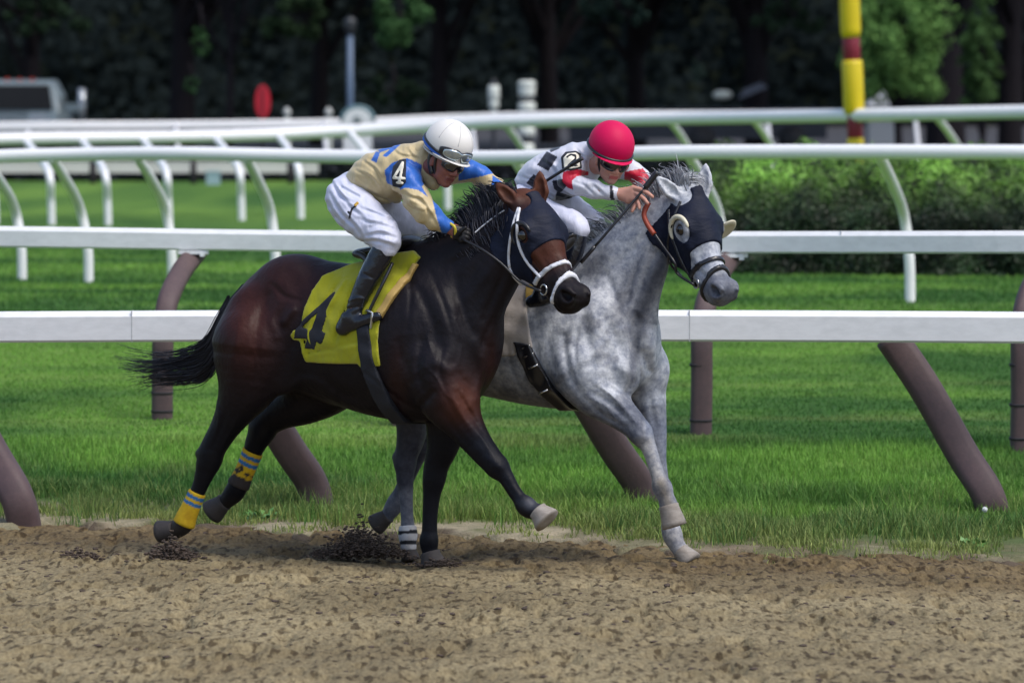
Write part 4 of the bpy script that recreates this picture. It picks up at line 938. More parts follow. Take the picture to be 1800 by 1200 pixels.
# ---------------------------------------------------------------- the bay
H, AX, fwd, lat = frame(620, 10, 28)
f = Fld((262, 290, -320), (1060, 1000, 230), 2.4)
B = lambda rows, k=18, q=.8, n=4: f.chain(ch(H, rows), k, lat, q, n)
B([(474, 566, 0, 78), (508, 562, 0, 102), (560, 577, 0, 119), (620, 590, 0, 126), (690, 600, 0, 136), (745, 600, 0, 140), (780, 590, 0, 112)], 20, .74)
f.ell(H(745, 470, 0), (70, 42, 34), np.stack([fwd, (0, 1, 0), lat]), 30)                   # withers
f.ell(H(520, 500, 0), (62, 50, 62), np.stack([fwd, (0, 1, 0), lat]), 24)                   # croup
for s_ in (1, -1):
    f.ell(H(460 - 18 * s_, 592, 48 * s_), (58, 84, 38), np.stack([fwd, (0, 1, 0), lat]), 22)        # haunch
    f.ell(H(500 - 18 * s_, 620, 50 * s_), (62, 74, 34), np.stack([fwd, (0, 1, 0), lat]), 20)
    f.ell(H(780 - 20 * s_, 600, 46 * s_), (60, 84, 34), np.stack([fwd, (0, 1, 0), lat]), 18)        # shoulder
    f.ell(H(812 - 20 * s_, 640, 40 * s_), (32, 50, 30), np.stack([fwd, (0, 1, 0), lat]), 14)        # breast
f.ell(H(806, 612, 0), (40, 70, 46), np.stack([fwd, (0, 1, 0), lat]), 18)
# neck
f.chain(ch(H, [(762, 545, 0, 106), (806, 506, 0, 93), (848, 462, 0, 78), (882, 424, 0, 62), (908, 390, 0, 47), (920, 374, 0, 40)]), 20, lat, .5, 4)
f.chain(ch(H, [(832, 572, 20, 30), (860, 520, 18, 28), (888, 470, 16, 25)]), 20, lat, .8, 3)      # brachiocephalic
hb = Head(np.array(H(926, 358, 0)) + (0, 0, -2), (90, 152, -106), 1.07)
horse_head(f, hb)
ear(f, hb(2, 2, 27), np.array(hb(2, 2, 27)) + (-34, -36, 8), 14, (-.2, -.2, -1))
ear(f, hb(2, 4, -27), np.array(hb(2, 4, -27)) + (-2, -56, 6), 15, (-.2, .1, -1))
# legs: near hind, far hind, near fore, far fore
limb(f, H, [(446, 610, 52, 74), (438, 668, 54, 55), (418, 712, 55, 37), (395, 752, 55, 26), (373, 790, 55, 22.5), (366, 812, 55, 20)], 16)
limb(f, H, [(352, 797, 55, 9), (371, 800, 55, 20), (362, 826, 55, 18), (352, 853, 55, 14), (338, 885, 55, 13.5), (327, 910, 55, 16), (322, 922, 55, 17), (305, 934, 55, 14), (296, 936, 55, 13)], 7)
limb(f, H, [(600, 645, -50, 66), (572, 682, -52, 50), (535, 706, -52, 40), (500, 722, -52, 31), (474, 738, -52, 26), (462, 750, -52, 24)], 16)
limb(f, H, [(446, 734, -52, 10), (462, 752, -52, 23), (451, 776, -52, 20), (442, 800, -52, 15.5), (428, 833, -52, 15), (418, 854, -52, 18), (411, 866, -52, 18), (398, 880, -52, 14), (388, 888, -52, 14)], 7)
limb(f, H, [(768, 652, 52, 64), (790, 700, 54, 52), (812, 738, 54, 36), (836, 774, 54, 27), (858, 802, 54, 23), (874, 820, 54, 20)], 14)
limb(f, H, [(874, 820, 54, 20), (889, 838, 54, 14.5), (902, 860, 54, 12.5), (914, 877, 54, 13), (925, 889, 54, 18), (934, 896, 54, 16), (944, 899, 54, 15)], 7)
limb(f, H, [(790, 680, -44, 52), (786, 740, -44, 38), (778, 785, -44, 28), (768, 815, -44, 22.5), (763, 842, -44, 20.5), (759, 870, -44, 15.5), (756, 905, -44, 13.5), (755, 935, -44, 14), (754, 950, -44, 17), (755, 966, -44, 14), (757, 976, -44, 14)], 8)
# muscle relief on the near side (image-plane lines): + groove, - swelling
WM = 60
RL = lambda pts, w_, d, wm=WM: f.relief(pts, w_, d, wm)
RL([(470, 520), (452, 575), (450, 640), (440, 690)], 9, 4.0, 200); RL([(505, 480), (528, 520), (525, 575), (500, 640), (478, 680)], 12, 3.5, 200)
RL([(490, 530), (478, 560), (486, 590)], 8, -4, 200); RL([(515, 545), (500, 565)], 7, -4.5, 200); RL([(425, 560), (412, 620), (410, 670)], 10, -3, 200)
RL([(545, 500), (560, 540), (552, 600), (530, 660)], 16, 5, 200); RL([(585, 690), (555, 672), (528, 668), (505, 690)], 9, -4, 200)
RL([(400, 720), (385, 760), (372, 790)], 4, 2.2, 200); RL([(425, 720), (402, 765), (385, 800)], 4, -2, 200)
RL([(700, 470), (735, 510), (758, 560), (770, 610)], 9, 4.5); RL([(742, 600), (735, 650), (752, 700)], 8, 5); RL([(720, 560), (728, 620)], 14, -3)
RL([(800, 470), (806, 520), (822, 570), (846, 600)], 9, 4); RL([(775, 520), (790, 580), (800, 630)], 16, -5)
RL([(795, 640), (812, 668), (835, 690)], 9, 5); RL([(770, 640), (795, 650)], 10, -4); RL([(760, 690), (742, 712)], 7, 4)
RL([(838, 600), (850, 640), (840, 690), (826, 715)], 10, -4.5); RL([(862, 610), (856, 650), (848, 685)], 6, 4)
RL([(790, 690), (812, 730), (836, 766)], 6, -4); RL([(806, 690), (828, 728), (850, 762)], 4, 3.2); RL([(775, 720), (800, 752), (826, 785)], 5, 2.4)
RL([(862, 806), (880, 822)], 7, -2); RL([(884, 838), (900, 862), (914, 884)], 2.6, 1.4)
RL([(780, 470), (820, 450), (858, 420), (885, 395)], 9, 4); RL([(800, 540), (840, 500), (872, 455), (890, 430)], 12, -4); RL([(850, 560), (872, 510), (890, 470)], 6, 4)
for i, (x, y) in enumerate([(700, 600), (716, 640), (692, 680)]): RL([(x, y), (x + 6, y + 30)], 6, 2)
RL([(640, 700), (600, 690), (570, 665)], 10, 4, 200)
for q_ in ([(742, 640), (766, 662), (782, 690), (806, 712)], [(800, 560), (812, 600), (806, 640)], [(770, 560), (752, 590), (760, 622)], [(830, 500), (846, 470), (862, 448)], [(440, 600), (452, 640), (446, 680)], [(824, 742), (848, 772), (868, 804)], [(380, 700), (384, 740), (374, 778)]): RL(q_, 2.4, -1.7, 200)
for q_ in ([(716, 470), (722, 520), (716, 580)], [(758, 480), (782, 540), (796, 590)], [(640, 655), (700, 700), (730, 720)], [(478, 500), (500, 520), (530, 530)], [(868, 560), (852, 590), (846, 620)], [(780, 610), (772, 650), (784, 690)]): RL(q_, 4.5, 3.0, 200)
RL([(958, 452), (972, 470), (978, 488)], 2.2, -1.6, 0); RL([(974, 500), (968, 516), (976, 530)], 2.5, 1.8, 0); RL([(1000, 512), (1010, 524), (1022, 526)], 2.5, 1.6, 0); RL([(938, 456), (955, 480)], 5, 2.5, 0); RL([(990, 452), (998, 474)], 6, -2, 0)
bay_f = f
bay_root = thing('horse', 'dark bay racehorse galloping with a yellow number cloth, nearest the camera', 'horse', tuple(np.array(W(H(620, 600, 0))) * (1, 1, 0)))
def bay_col(P):
    n = len(P); x, y = P[:, 0], P[:, 1]; a, l = AX(P)
    c = np.tile(np.array(S(37, 33, 40)), (n, 1))
    def blend(cc, wgt):
        nonlocal c
        wgt = np.clip(wgt, 0, 1)[:, None]; c = c * (1 - wgt) + np.array(cc) * wgt
    g = lambda cx, cy, sx, sy: np.exp(-((x - cx) / sx) ** 2 - ((y - cy) / sy) ** 2)
    blend(S(88, 44, 34), g(435, 560, 50, 90) * .9); blend(S(72, 40, 38), g(500, 500, 90, 60) * .8)
    blend(S(104, 58, 42), g(815, 705, 38, 45) * (l > 10)); blend(S(70, 42, 40), g(884, 400, 22, 60) * .6); blend(S(84, 50, 44), g(700, 660, 20, 60) * .5 * (l > 10)); blend(S(84, 48, 42), g(862, 640, 16, 60) * .6)
    k = hb.inv(P); t_ = k[:, 0]; hd = (t_ > -20) & (k[:, 1] > -75) & (x > 880) & (np.abs(k[:, 2]) < 60)
    blend(S(104, 60, 44), np.exp(-((t_ - 108) / 30) ** 2) * (k[:, 1] > -30) * hd); blend(S(98, 56, 42), np.exp(-((t_ - 60) / 60) ** 2) * .6 * hd)
    blend(S(34, 28, 33), np.clip((t_ - 138) / 30, 0, 1) * hd)
    er = (y < 362) & (x < 990) & (x > 870); blend(S(120, 74, 56), er * np.clip((362 - y) / 20, 0, 1))
    for pts, yy in (((350, 500), 735), ((380, 620), 715)): pass
    blend(S(24, 25, 34), np.clip((y - 700) / 60, 0, 1) * (x < 560)); blend(S(25, 27, 38), np.clip((y - 735) / 40, 0, 1) * (x > 560))
    blend(S(120, 124, 136), g(932, 884, 16, 12) * .55)
    blend(S(92, 82, 72), np.clip((y - 868) / 60, 0, .6) * (x < 440))
    return c * .55
fmesh('body', f, bay_m, bay_root, bay_col, 1)
for s_ in (1, -1): eye(hb, s_, bay_root, eye_m)
hoof('hoof', H(306, 930, 55), H(280, 934, 55), 16, 20, hoof_d, bay_root)
hoof('hoof', H(394, 882, -52), H(372, 900, -52), 16, 23, hoof_d, bay_root)
hoof('hoof', H(945, 897, 54), H(962, 915, 54), 17, 25, hoof_m, bay_root)
hoof('hoof', H(756, 970, -44), H(762, 992, -44), 17, 23, hoof_d, bay_root)
hair_d = mat('black_hair', (.018, .020, .032), rough=.42, spec=.45)
hair_g = mat('grey_hair', attr=True, rough=.5, spec=.3)
T = lambda x, y, l=0: H(x, y, l)
P, r = strand([[T(402, 522), T(386, 556), T(362, 600), T(318, 622), T(258, 626), T(196, 616)], [T(396, 540), T(384, 585), T(358, 628), T(310, 640), T(256, 646), T(200, 640)], [T(392, 560), T(381, 612), T(355, 650), T(315, 662), T(272, 668), T(232, 688)], [T(388, 580), T(380, 630), T(362, 658), T(330, 668), T(290, 668), T(250, 664)]], 480, (3.5, 5.6, 9), 1.4, .3, 5, (.4, 1))
hair('tail', P, r, hair_d, bay_root)
P, r = strand([[T(428, 500), T(405, 530), T(389, 562), T(372, 596), T(354, 622)], [T(420, 512), T(400, 544), T(386, 576), T(374, 608), T(360, 634)]], 260, (2.2, 2, 7), 1.5, .5, 15, (.6, 1)); hair('tail_dock', P, r, hair_d, bay_root)
# mane: locks off the crest
def lock(x, y, dx, dy, lean=-1):
    return [T(x, y + 10, 10), T(x + dx * .3, y - 8 + dy * .3, 6), T(x + dx * .7, y - 6 + dy * .7, 2), T(x + dx, y + dy, -4)]
g_ = [lock(764, 432, -26, 0), lock(790, 412, -34, -2), lock(818, 396, -34, -8), lock(836, 380, -30, -24), lock(852, 366, -22, -38), lock(868, 356, -26, -26), lock(890, 342, -30, -10), lock(912, 334, -28, -2)]
P, r = strand(g_, 620, (4, 5, 7), 1.5, .4, 6, (.35, 1)); hair('mane', P, r, hair_d, bay_root)
P, r = strand([[T(770, 430, 14), T(780, 446, 22), T(800, 462, 30)], [T(810, 404, 14), T(822, 430, 26), T(838, 452, 34)], [T(856, 368, 12), T(862, 398, 24), T(872, 424, 32)], [T(896, 346, 12), T(894, 370, 24), T(896, 396, 32)]], 360, (5, 4, 4), 1.5, .5, 16, (.4, 1)); hair('mane', P, r, hair_d, bay_root)
# hood ---------------------------------------------------------
def hood_mesh(f, h, parent, lo, hi, neck_cut, holes, front, jaw=-200, name='hood'):
    g = f.crop(lo, hi); X, Y, Z = g.coords(); q = [((X - h.o[0]) * h.M[i, 0] + (Y - h.o[1]) * h.M[i, 1] + (Z - h.o[2]) * h.M[i, 2]) / h.sc for i in range(3)]
    t_, n_, s_ = q; Bf = g.A
    base = np.maximum(Bf - 2.6, -(Bf + 4))
    # from behind the ears to just under the eyes; the lower edge runs forward along the jaw
    edge = front + (-n_ - 22) * .62 * (n_ < -22) + np.minimum(n_ + 5, 0) * -.10
    d = np.maximum(np.maximum(t_ - edge, -78 - n_), neck_cut - t_ - (n_ + 20) * .22); d = np.maximum(d, jaw - n_)
    base = np.maximum(base, d * h.sc)
    for (ct, cn, cs, rt, rn, rs) in holes:
        kk = np.sqrt(((t_ - ct) / rt) ** 2 + ((n_ - cn) / rn) ** 2 + ((s_ - cs) / rs) ** 2) - 1; base = np.maximum(base, -kk * min(rt, rn, rs))
    g.A = base.astype(np.float32); return fmesh(name, g, navy, parent, None, 1)
hood_mesh(bay_f, hb, bay_root, (860, 320, -320), (1060, 580, 40), 4, [(64, -6, 52, 17, 14, 26), (64, -6, -52, 17, 14, 26), (6, 14, 30, 17, 22, 22), (6, 14, -30, 17, 22, 22)], 96)
def strap_mesh(name, f, h, parent, lo, hi, planes, t, m, k0=-5):
    """slab straps round the head: planes = list of (point(t,n,s), normal(t,n,s), halfwidth, extra limit fn or None)"""
    g = f.crop(lo, hi); X, Y, Z = g.coords(); q = [((X - h.o[0]) * h.M[i, 0] + (Y - h.o[1]) * h.M[i, 1] + (Z - h.o[2]) * h.M[i, 2]) / h.sc for i in range(3)]
    D = None
    for p, n, hw, lim in planes:
        n = np.array(n, float); n /= np.linalg.norm(n); d = np.abs(sum((q[i] - p[i]) * n[i] for i in range(3))) - hw
        if lim is not None: d = np.maximum(d, lim(*q))
        D = d if D is None else np.minimum(D, d)
    g.A = np.maximum(np.maximum(g.A - t, -(g.A + 3)), D).astype(np.float32); return fmesh(name, g, m, parent, None, 1)
br = bay_root
LO, HI = (860, 320, -320), (1060, 580, 40)
strap_mesh('noseband', bay_f, hb, br, LO, HI, [((136, 0, 0), (1, -.16, 0), 4.0, lambda t, n, s: -60 - n)], 3.2, wht_tack)
strap_mesh('noseband', bay_f, hb, br, LO, HI, [((164, 0, 0), (1, .42, 0), 3.6, lambda t, n, s: -44 - n)], 3.2, wht_tack)
tube_px('cheek_strap', on(bay_f, [(913, 366), (909, 395), (912, 430), (926, 460), (950, 488)], 3.8), 2.7, wht_tack, br)
pass
# blinker cups
def cup(h, s_, parent, m, rad=24, at=(70, -4, 40), out=14):
    c0 = np.array(h(at[0] - 20, at[1], (at[2] + 2) * s_)); mb = MB(); V = []; Q = []; N1, N2 = 12, 7
    for i in range(N1):
        a = math.pi * (.5 + i / (N1 - 1))          # half ring open to the front
        for j in range(N2):
            b = j / (N2 - 1); rr = rad * (1 - .35 * b * b); hh = out * math.sin(b * math.pi / 2) * 1.3
            V.append(W(h(at[0] + rr * math.cos(a) * (1 - .25 * b), at[1] + rr * math.sin(a), (at[2] + hh) * s_)))
    for i in range(N1 - 1):
        for j in range(N2 - 1): a = i * N2 + j; Q.append((a, a + N2, a + N2 + 1, a + 1))
    mb.add(V, Q); o = mb.build('blinker_cup', m, parent); md = o.modifiers.new('solid', 'SOLIDIFY'); md.thickness = .006; return o
def arc_cup(h, s_, parent, m, rad, at, r=3.4):
    pts = []; q = []
    for a in np.linspace(math.radians(70), math.radians(265), 22):
        for_ = at[2] * s_ + (5 + 4 * math.sin((a - 1.2) / 3.4 * math.pi)) * s_; pts.append(W(h(at[0] + rad * math.cos(a), at[1] + rad * .95 * math.sin(a), for_))); q.append(math.sin((a - math.radians(70)) / math.radians(195) * math.pi) ** .4 * r + 1.2)
    mb = MB(); mb.tube(pts, np.array(q) / S0, 10, ref=(0, 1, .02)); return mb.build('blinker_cup', m, parent)
def paddle(h, parent, m, at, rn, rs):
    p = Fld(np.array(h(*at)) - 45, np.array(h(*at)) + 45, 1.6); p.ell(h(*at), (5 * h.sc, rn * h.sc, rs * h.sc), h.M, 0); p.ell(h(at[0] + 6, at[1], at[2]), (6 * h.sc, rn * .82 * h.sc, rs * .8 * h.sc), h.M, 2, 's'); return fmesh('blinker_cup', p, m, parent, None, 1)
arc_cup(hb, 1, br, blk, 23, (66, -8, 38), 2.6); paddle(hb, br, blk, (74, -16, -56), 24, 15)
# bit ring, reins
for s_ in (1, -1):
    c = np.array(hb(156, -40, 26 * s_)); mb = MB(); a = np.linspace(0, 2 * math.pi, 18)
    mb.tube([W(c + 9 * (hb.u * math.cos(q) + hb.n * math.sin(q)) + hb.r * s_ * 2) for q in a], 1.5 / S0, 8, cap=False); mb.build('bit_ring', steel, br)
tube_px('rein', [hb(156, -44, 30), hb(118, -62, 42), H(880, 462, 62), H(845, 437, 62), H(812, 420, 44)], 2.2, blk, br)
tube_px('rein', [hb(156, -44, -30), hb(110, -70, -40), H(930, 470, -40), H(900, 400, -30)], 2.2, blk, br)
tube_px('neck_strap', on(f, [(886, 370), (868, 382), (850, 396), (835, 409)], 3), 1.3, wht_tack, br)
tube_px('throat_strap', on(bay_f, [(911, 366), (902, 395), (895, 435), (895, 466), (902, 484), (916, 500)], 3.8), 2.5, wht_tack, br)
# saddle cloth ---------------------------------------------------------
yel = mat('yellow_cloth', (.37, .37, .012), rough=.75, spec=.2, sheen=.3, n1=(5, .3, (.8, .78, .7)), bump=[(7, .8, .03, (1, 1, .6)), (260, .3, .001)])
blackcloth = mat('black_cloth', (.013, .015, .023), rough=.8, bump=[(7, .5, .02), (260, .3, .001)])
CL = [(622, 452), (640, 448), (700, 440), (716, 452), (690, 500), (672, 560), (670, 600), (673, 644), (636, 646), (632, 640), (600, 640), (532, 637), (525, 600), (512, 597), (509, 589), (516, 580), (528, 576), (531, 540), (541, 510), (553, 484), (584, 465)]
def cloth_field(poly, t, thick, both=True, lo=(480, 400, -260), hi=(780, 700, 240), extra=None, src=None, ax=None, lref=92):
    g = (src or bay_f).crop(lo, hi); X, Y, Z = g.coords(); X = X + 0 * Y + 0 * Z; Y = Y + 0 * X; Z = Z + 0 * X
    a, l = (ax or AX)(np.stack([X, Y, Z], -1)); PA = []
    for x, y in poly:
        p = np.array((x, y, 0.)); PA.append(((x - fx0 + lref * sn) / cn, y))
    d = poly_sd(a, Y, PA)
    if not both: d = np.maximum(d, -l)
    if extra is not None: d = np.maximum(d, extra(X, Y, Z))
    wv = 1.2 * np.sin(X * .10 + Y * .05) * np.sin(Y * .06 + .5) + .8 * np.sin(X * .05 - Y * .16)
    g.A = np.maximum(np.maximum(g.A - t - wv, -(g.A + thick)), d).astype(np.float32); return g
fx0, sn, cn = 620, math.sin(R(28)), math.cos(R(28))
g = cloth_field(CL, 5.5, 2)
for q_ in ([(600, 490), (574, 530), (560, 560)], [(625, 500), (600, 560), (590, 600)], [(540, 560), (534, 590), (545, 620)], [(590, 610), (620, 604), (640, 600)], [(540, 622), (580, 616), (620, 626)], [(650, 480), (640, 520)]): g.relief(q_, 4, 3.2, 60); g.relief([(x + 7, y + 2) for x, y in q_], 4, -2.6, 60)
fmesh('saddle_cloth', g, yel, br, None, 2)
def glyph(segs, r): return lambda X, Y, Z: strokes_sd(X[..., :1], Y[..., :1], segs, r) + 0 * Z
four = [((586, 518), (540, 570)), ((586, 518), (572, 560)), ((572, 560), (555, 608)), ((528, 578), (572, 602)), ((548, 602), (530, 588))]
four = [((582, 520), (531, 572)), ((529, 578), (571, 597)), ((581, 524), (549, 607)), ((567, 588), (563, 600)), ((540, 606), (556, 610))]
FP = [(590, 511), (591, 516), (579, 543), (566, 582), (573, 585), (568, 601), (563, 606), (557, 601), (553, 615), (535, 612), (540, 595), (516, 595), (519, 579), (527, 572), (532, 562), (562, 536), (585, 514)]; FH = [(531, 575), (558, 550), (546, 580)]
four_sd = lambda X, Y, Z: np.maximum(poly_sd(X[..., :1], Y[..., :1], FP), -poly_sd(X[..., :1], Y[..., :1], FH)) + 0 * Z
g = cloth_field([(500, 500), (620, 500), (620, 640), (500, 640)], 7.2, 2, False, extra=four_sd); fmesh('number', g, blackcloth, br, None, 1)
# girth strap
g = cloth_field([(632, 560), (654, 560), (664, 640), (690, 745), (660, 745), (640, 650)], 8.5, 2, lo=(600, 540, -260), hi=(760, 770, 240)); fmesh('girth', g, blackcloth, br, None, 1)
g = cloth_field([(676, 560), (662, 556), (690, 500), (708, 462), (716, 464), (702, 505)], 8.5, 2, False); fmesh('saddle_roll', g, mat('tan_leather', (.45, .30, .09), rough=.6), br, None, 1)
# exercise saddle
sad = Fld((600, 400, -160), (770, 520, 170), 2.0)
sad.chain(ch(H, [(640, 446, 0, 10), (668, 440, 0, 9), (700, 436, 0, 10), (722, 424, 0, 11)]), 10, lat, 4.2, 4)
sad.chain(ch(H, [(628, 447, 60, 7), (640, 452, 68, 6), (655, 470, 84, 5)]), 6, n=3); 
fmesh('saddle', sad, blk, br, None, 1)
tube_px('stirrup_leather', [H(690, 462, 78), H(672, 500, 98), H(650, 545, 104), H(646, 560, 104)], 3.0, blk, br)
# bandages
def band(f, c, axis, hw, rad, t, m, name, parent, colf=None, thick=4):
    c = np.array(c, float); axis = np.array(axis, float); axis /= np.linalg.norm(axis); g = f.crop(c - rad - hw, c + rad + hw); X, Y, Z = g.coords()
    al = (X - c[0]) * axis[0] + (Y - c[1]) * axis[1] + (Z - c[2]) * axis[2]
    rr = np.sqrt(np.maximum((X - c[0]) ** 2 + (Y - c[1]) ** 2 + (Z - c[2]) ** 2 - al ** 2, 0))
    g.A = np.maximum(np.maximum(g.A - t, -(g.A + thick)), np.maximum(np.abs(al) - hw, rr - rad)).astype(np.float32); return fmesh(name, g, m, parent, colf, 1)
bandm = mat('bandage', attr=True, rough=.8, n1=(30, .35, (.75, .7, .6)), n2=(9, .5, (.55, .42, .34)), bump=[(80, .4, .003, (1, 1, 4))])
def bcol(c, ax, base, stripes, cs, dirt=0):
    c = np.array(c, float); ax = np.array(ax, float); ax /= np.linalg.norm(ax)
    def fn(P):
        a = (P - c) @ ax; C = np.tile(np.array(base), (len(P), 1))
        for s0 in stripes: C[np.abs(a - s0) < 3.2] = cs
        if dirt:
            k = fbm2(P[:, 0] * .12, P[:, 1] * .12, 3, 3); q = np.clip((a - dirt + (k - .45) * 60) / 6, 0, 1)[:, None]; C = C * (1 - q) + np.array(S(52, 44, 42)) * q
        return C
    return fn
ye_, bl_ = S(214, 176, 22), S(48, 116, 178)
a0, a1 = np.array(H(346, 868, 55)), np.array(H(324, 918, 55)); band(f, (a0 + a1) / 2, a1 - a0, 32, 30, 2.6, bandm, 'bandage', br, bcol((a0 + a1) / 2, a1 - a0, ye_, (-23, -11), bl_))
a0, a1 = np.array(H(444, 794, -52)), np.array(H(418, 852, -52)); band(f, (a0 + a1) / 2, a1 - a0, 34, 30, 2.6, bandm, 'bandage', br, bcol((a0 + a1) / 2, a1 - a0, ye_, (-24, -11), bl_, 4))
# ---------------------------------------------------------------- the grey
HG, AG, gfwd, glat = frame(960, 66, 26)
GM = np.stack([gfwd, (0, 1, 0), glat])
g_ = Fld((540, 270, -260), (1320, 1010, 320), 2.4); f = g_
f.chain(ch(HG, [(650, 560, 0, 88), (710, 562, 0, 104), (790, 575, 0, 106), (880, 590, 0, 110), (950, 598, 0, 116), (1010, 600, 0, 118), (1062, 596, 0, 104)]), 20, glat, .80, 4)
f.ell(HG(985, 480, 0), (60, 38, 32), GM, 28)
for s_ in (1, -1):
    f.ell(HG(650 - 18 * s_, 580, 45 * s_), (60, 84, 38), GM, 20)
    f.ell(HG(1068 - 24 * s_, 600, 50 * s_), (56, 86, 34), GM, 18)
    f.ell(HG(1120 - 24 * s_, 650, 44 * s_), (34, 46, 30), GM, 14)
f.ell(HG(1112, 622, 0), (36, 62, 50), GM, 16)
f.chain(ch(HG, [(1030, 560, 0, 106), (1062, 518, 0, 92), (1098, 466, 0, 74), (1134, 420, 0, 59), (1170, 384, 0, 49), (1192, 362, 0, 43), (1204, 354, 0, 38)]), 20, glat, .5, 4)
f.chain(ch(HG, [(1122, 590, 20, 30), (1130, 530, 20, 28), (1146, 475, 16, 24)]), 18, glat, .8, 3)
hg = Head(np.array(HG(1211, 349, 0)) + (0, 0, 2), (70, 160, -98), 1.02)
horse_head(f, hg)
ear(f, hg(4, 6, 27), np.array(hg(4, 6, 27)) + (-40, -38, 2), 14, (.45, .1, -.9))
ear(f, hg(2, 8, -27), np.array(hg(2, 8, -27)) + (4, -58, 10), 15, (-.3, .1, -.95))
limb(f, HG, [(690, 640, 48, 66), (712, 690, 50, 46), (724, 735, 50, 31), (722, 770, 50, 25), (714, 800, 50, 20), (711, 812, 50, 19)], 14)
limb(f, HG, [(697, 803, 50, 8), (712, 808, 50, 18), (712, 840, 50, 15.5), (714, 880, 50, 12), (716, 915, 50, 11.5), (717, 938, 50, 14.5), (717, 950, 50, 12.5), (718, 962, 50, 11.5)], 7)
limb(f, HG, [(760, 640, -48, 56), (762, 700, -48, 40), (750, 745, -48, 28), (738, 785, -48, 20)], 14)
limb(f, HG, [(738, 785, -48, 19), (722, 825, -48, 14), (706, 862, -48, 13), (694, 886, -48, 16), (684, 902, -48, 13), (678, 910, -48, 12)], 8)
limb(f, HG, [(1030, 650, 54, 62), (1052, 690, 56, 45), (1082, 718, 56, 32), (1112, 745, 56, 24), (1127, 762, 56, 20.5)], 14)
limb(f, HG, [(1127, 762, 56, 20.5), (1140, 786, 56, 14), (1150, 815, 56, 12.5), (1158, 840, 56, 13), (1164, 856, 56, 18), (1170, 872, 56, 15), (1176, 888, 56, 16)], 7)
limb(f, HG, [(1120, 655, -46, 50), (1138, 700, -46, 33), (1148, 745, -46, 24), (1152, 775, -46, 20), (1158, 815, -46, 14), (1166, 860, -46, 12.5), (1174, 905, -46, 12.5), (1181, 936, -46, 18), (1188, 954, -46, 15), (1197, 968, -46, 14)], 9)
RG = lambda pts, w_, d, wm=90: f.relief(pts, w_, d, wm)
RG([(1008, 470), (1020, 520), (1032, 580), (1040, 640)], 9, 3.5); RG([(990, 590), (1000, 650), (1020, 690)], 7, 5)
RG([(1060, 560), (1085, 600), (1108, 640)], 10, 4); RG([(1040, 560), (1052, 610), (1062, 650)], 14, -4); RG([(1082, 640), (1105, 655), (1112, 676)], 10, -5)
RG([(1122, 560), (1118, 610), (1122, 660), (1100, 690)], 6, 6); RG([(1140, 590), (1150, 625), (1152, 660)], 10, -4.5); RG([(1130, 620), (1140, 650)], 6, 3.5)
RG([(1040, 690), (1070, 706), (1100, 734)], 4, 3); RG([(1050, 672), (1085, 700), (1118, 742)], 6, -3.5); RG([(1028, 700), (1060, 728), (1100, 752)], 4.5, 2.6); RG([(1060, 684), (1096, 712), (1124, 750)], 2.6, -2)
RG([(1140, 690), (1148, 730), (1156, 770)], 5, 3); RG([(1122, 766), (1138, 770)], 7, -2)
RG([(1040, 500), (1090, 460), (1130, 420), (1160, 385)], 8, 3.5); RG([(1080, 540), (1112, 480), (1150, 420)], 9, -3.5); RG([(1100, 570), (1128, 500), (1156, 440)], 5, 4)
for x in (890, 915, 940, 965): RG([(x, 600), (x + 8, 640), (x + 24, 680)], 5, 1.6, 200)
for q_ in ([(1048, 676), (1070, 690), (1090, 712), (1112, 738)], [(1040, 700), (1062, 712), (1084, 728)], [(1060, 668), (1086, 684), (1108, 706)], [(1076, 706), (1070, 720), (1084, 736)]): RG(q_, 2.2, -1.8)
RG([(1118, 552), (1110, 600), (1112, 650), (1104, 680)], 4, 5); RG([(1020, 560), (1010, 610), (1016, 660)], 5, 3); RG([(1060, 470), (1078, 510), (1090, 550)], 6, 3); RG([(1130, 440), (1112, 490), (1100, 540)], 4, 3.5)
RG([(1252, 478), (1262, 470), (1272, 474)], 3, -2, 60); RG([(1246, 512), (1258, 520), (1272, 516)], 2.4, 1.6, 60); RG([(1225, 470), (1240, 486)], 4, 2.4, 60)
grey_m = mat('grey_coat', rough=.55, spec=.3, attr=True, n1=(27, .8, (.40, .43, .52)), n2=(70, .55, (.55, .57, .64)), bump=coat_bump)
grey_root = thing('horse', 'dappled grey racehorse in a navy hood with white blinker cups, behind the bay', 'horse', tuple(np.array(W(HG(960, 600, 0))) * (1, 1, 0)))
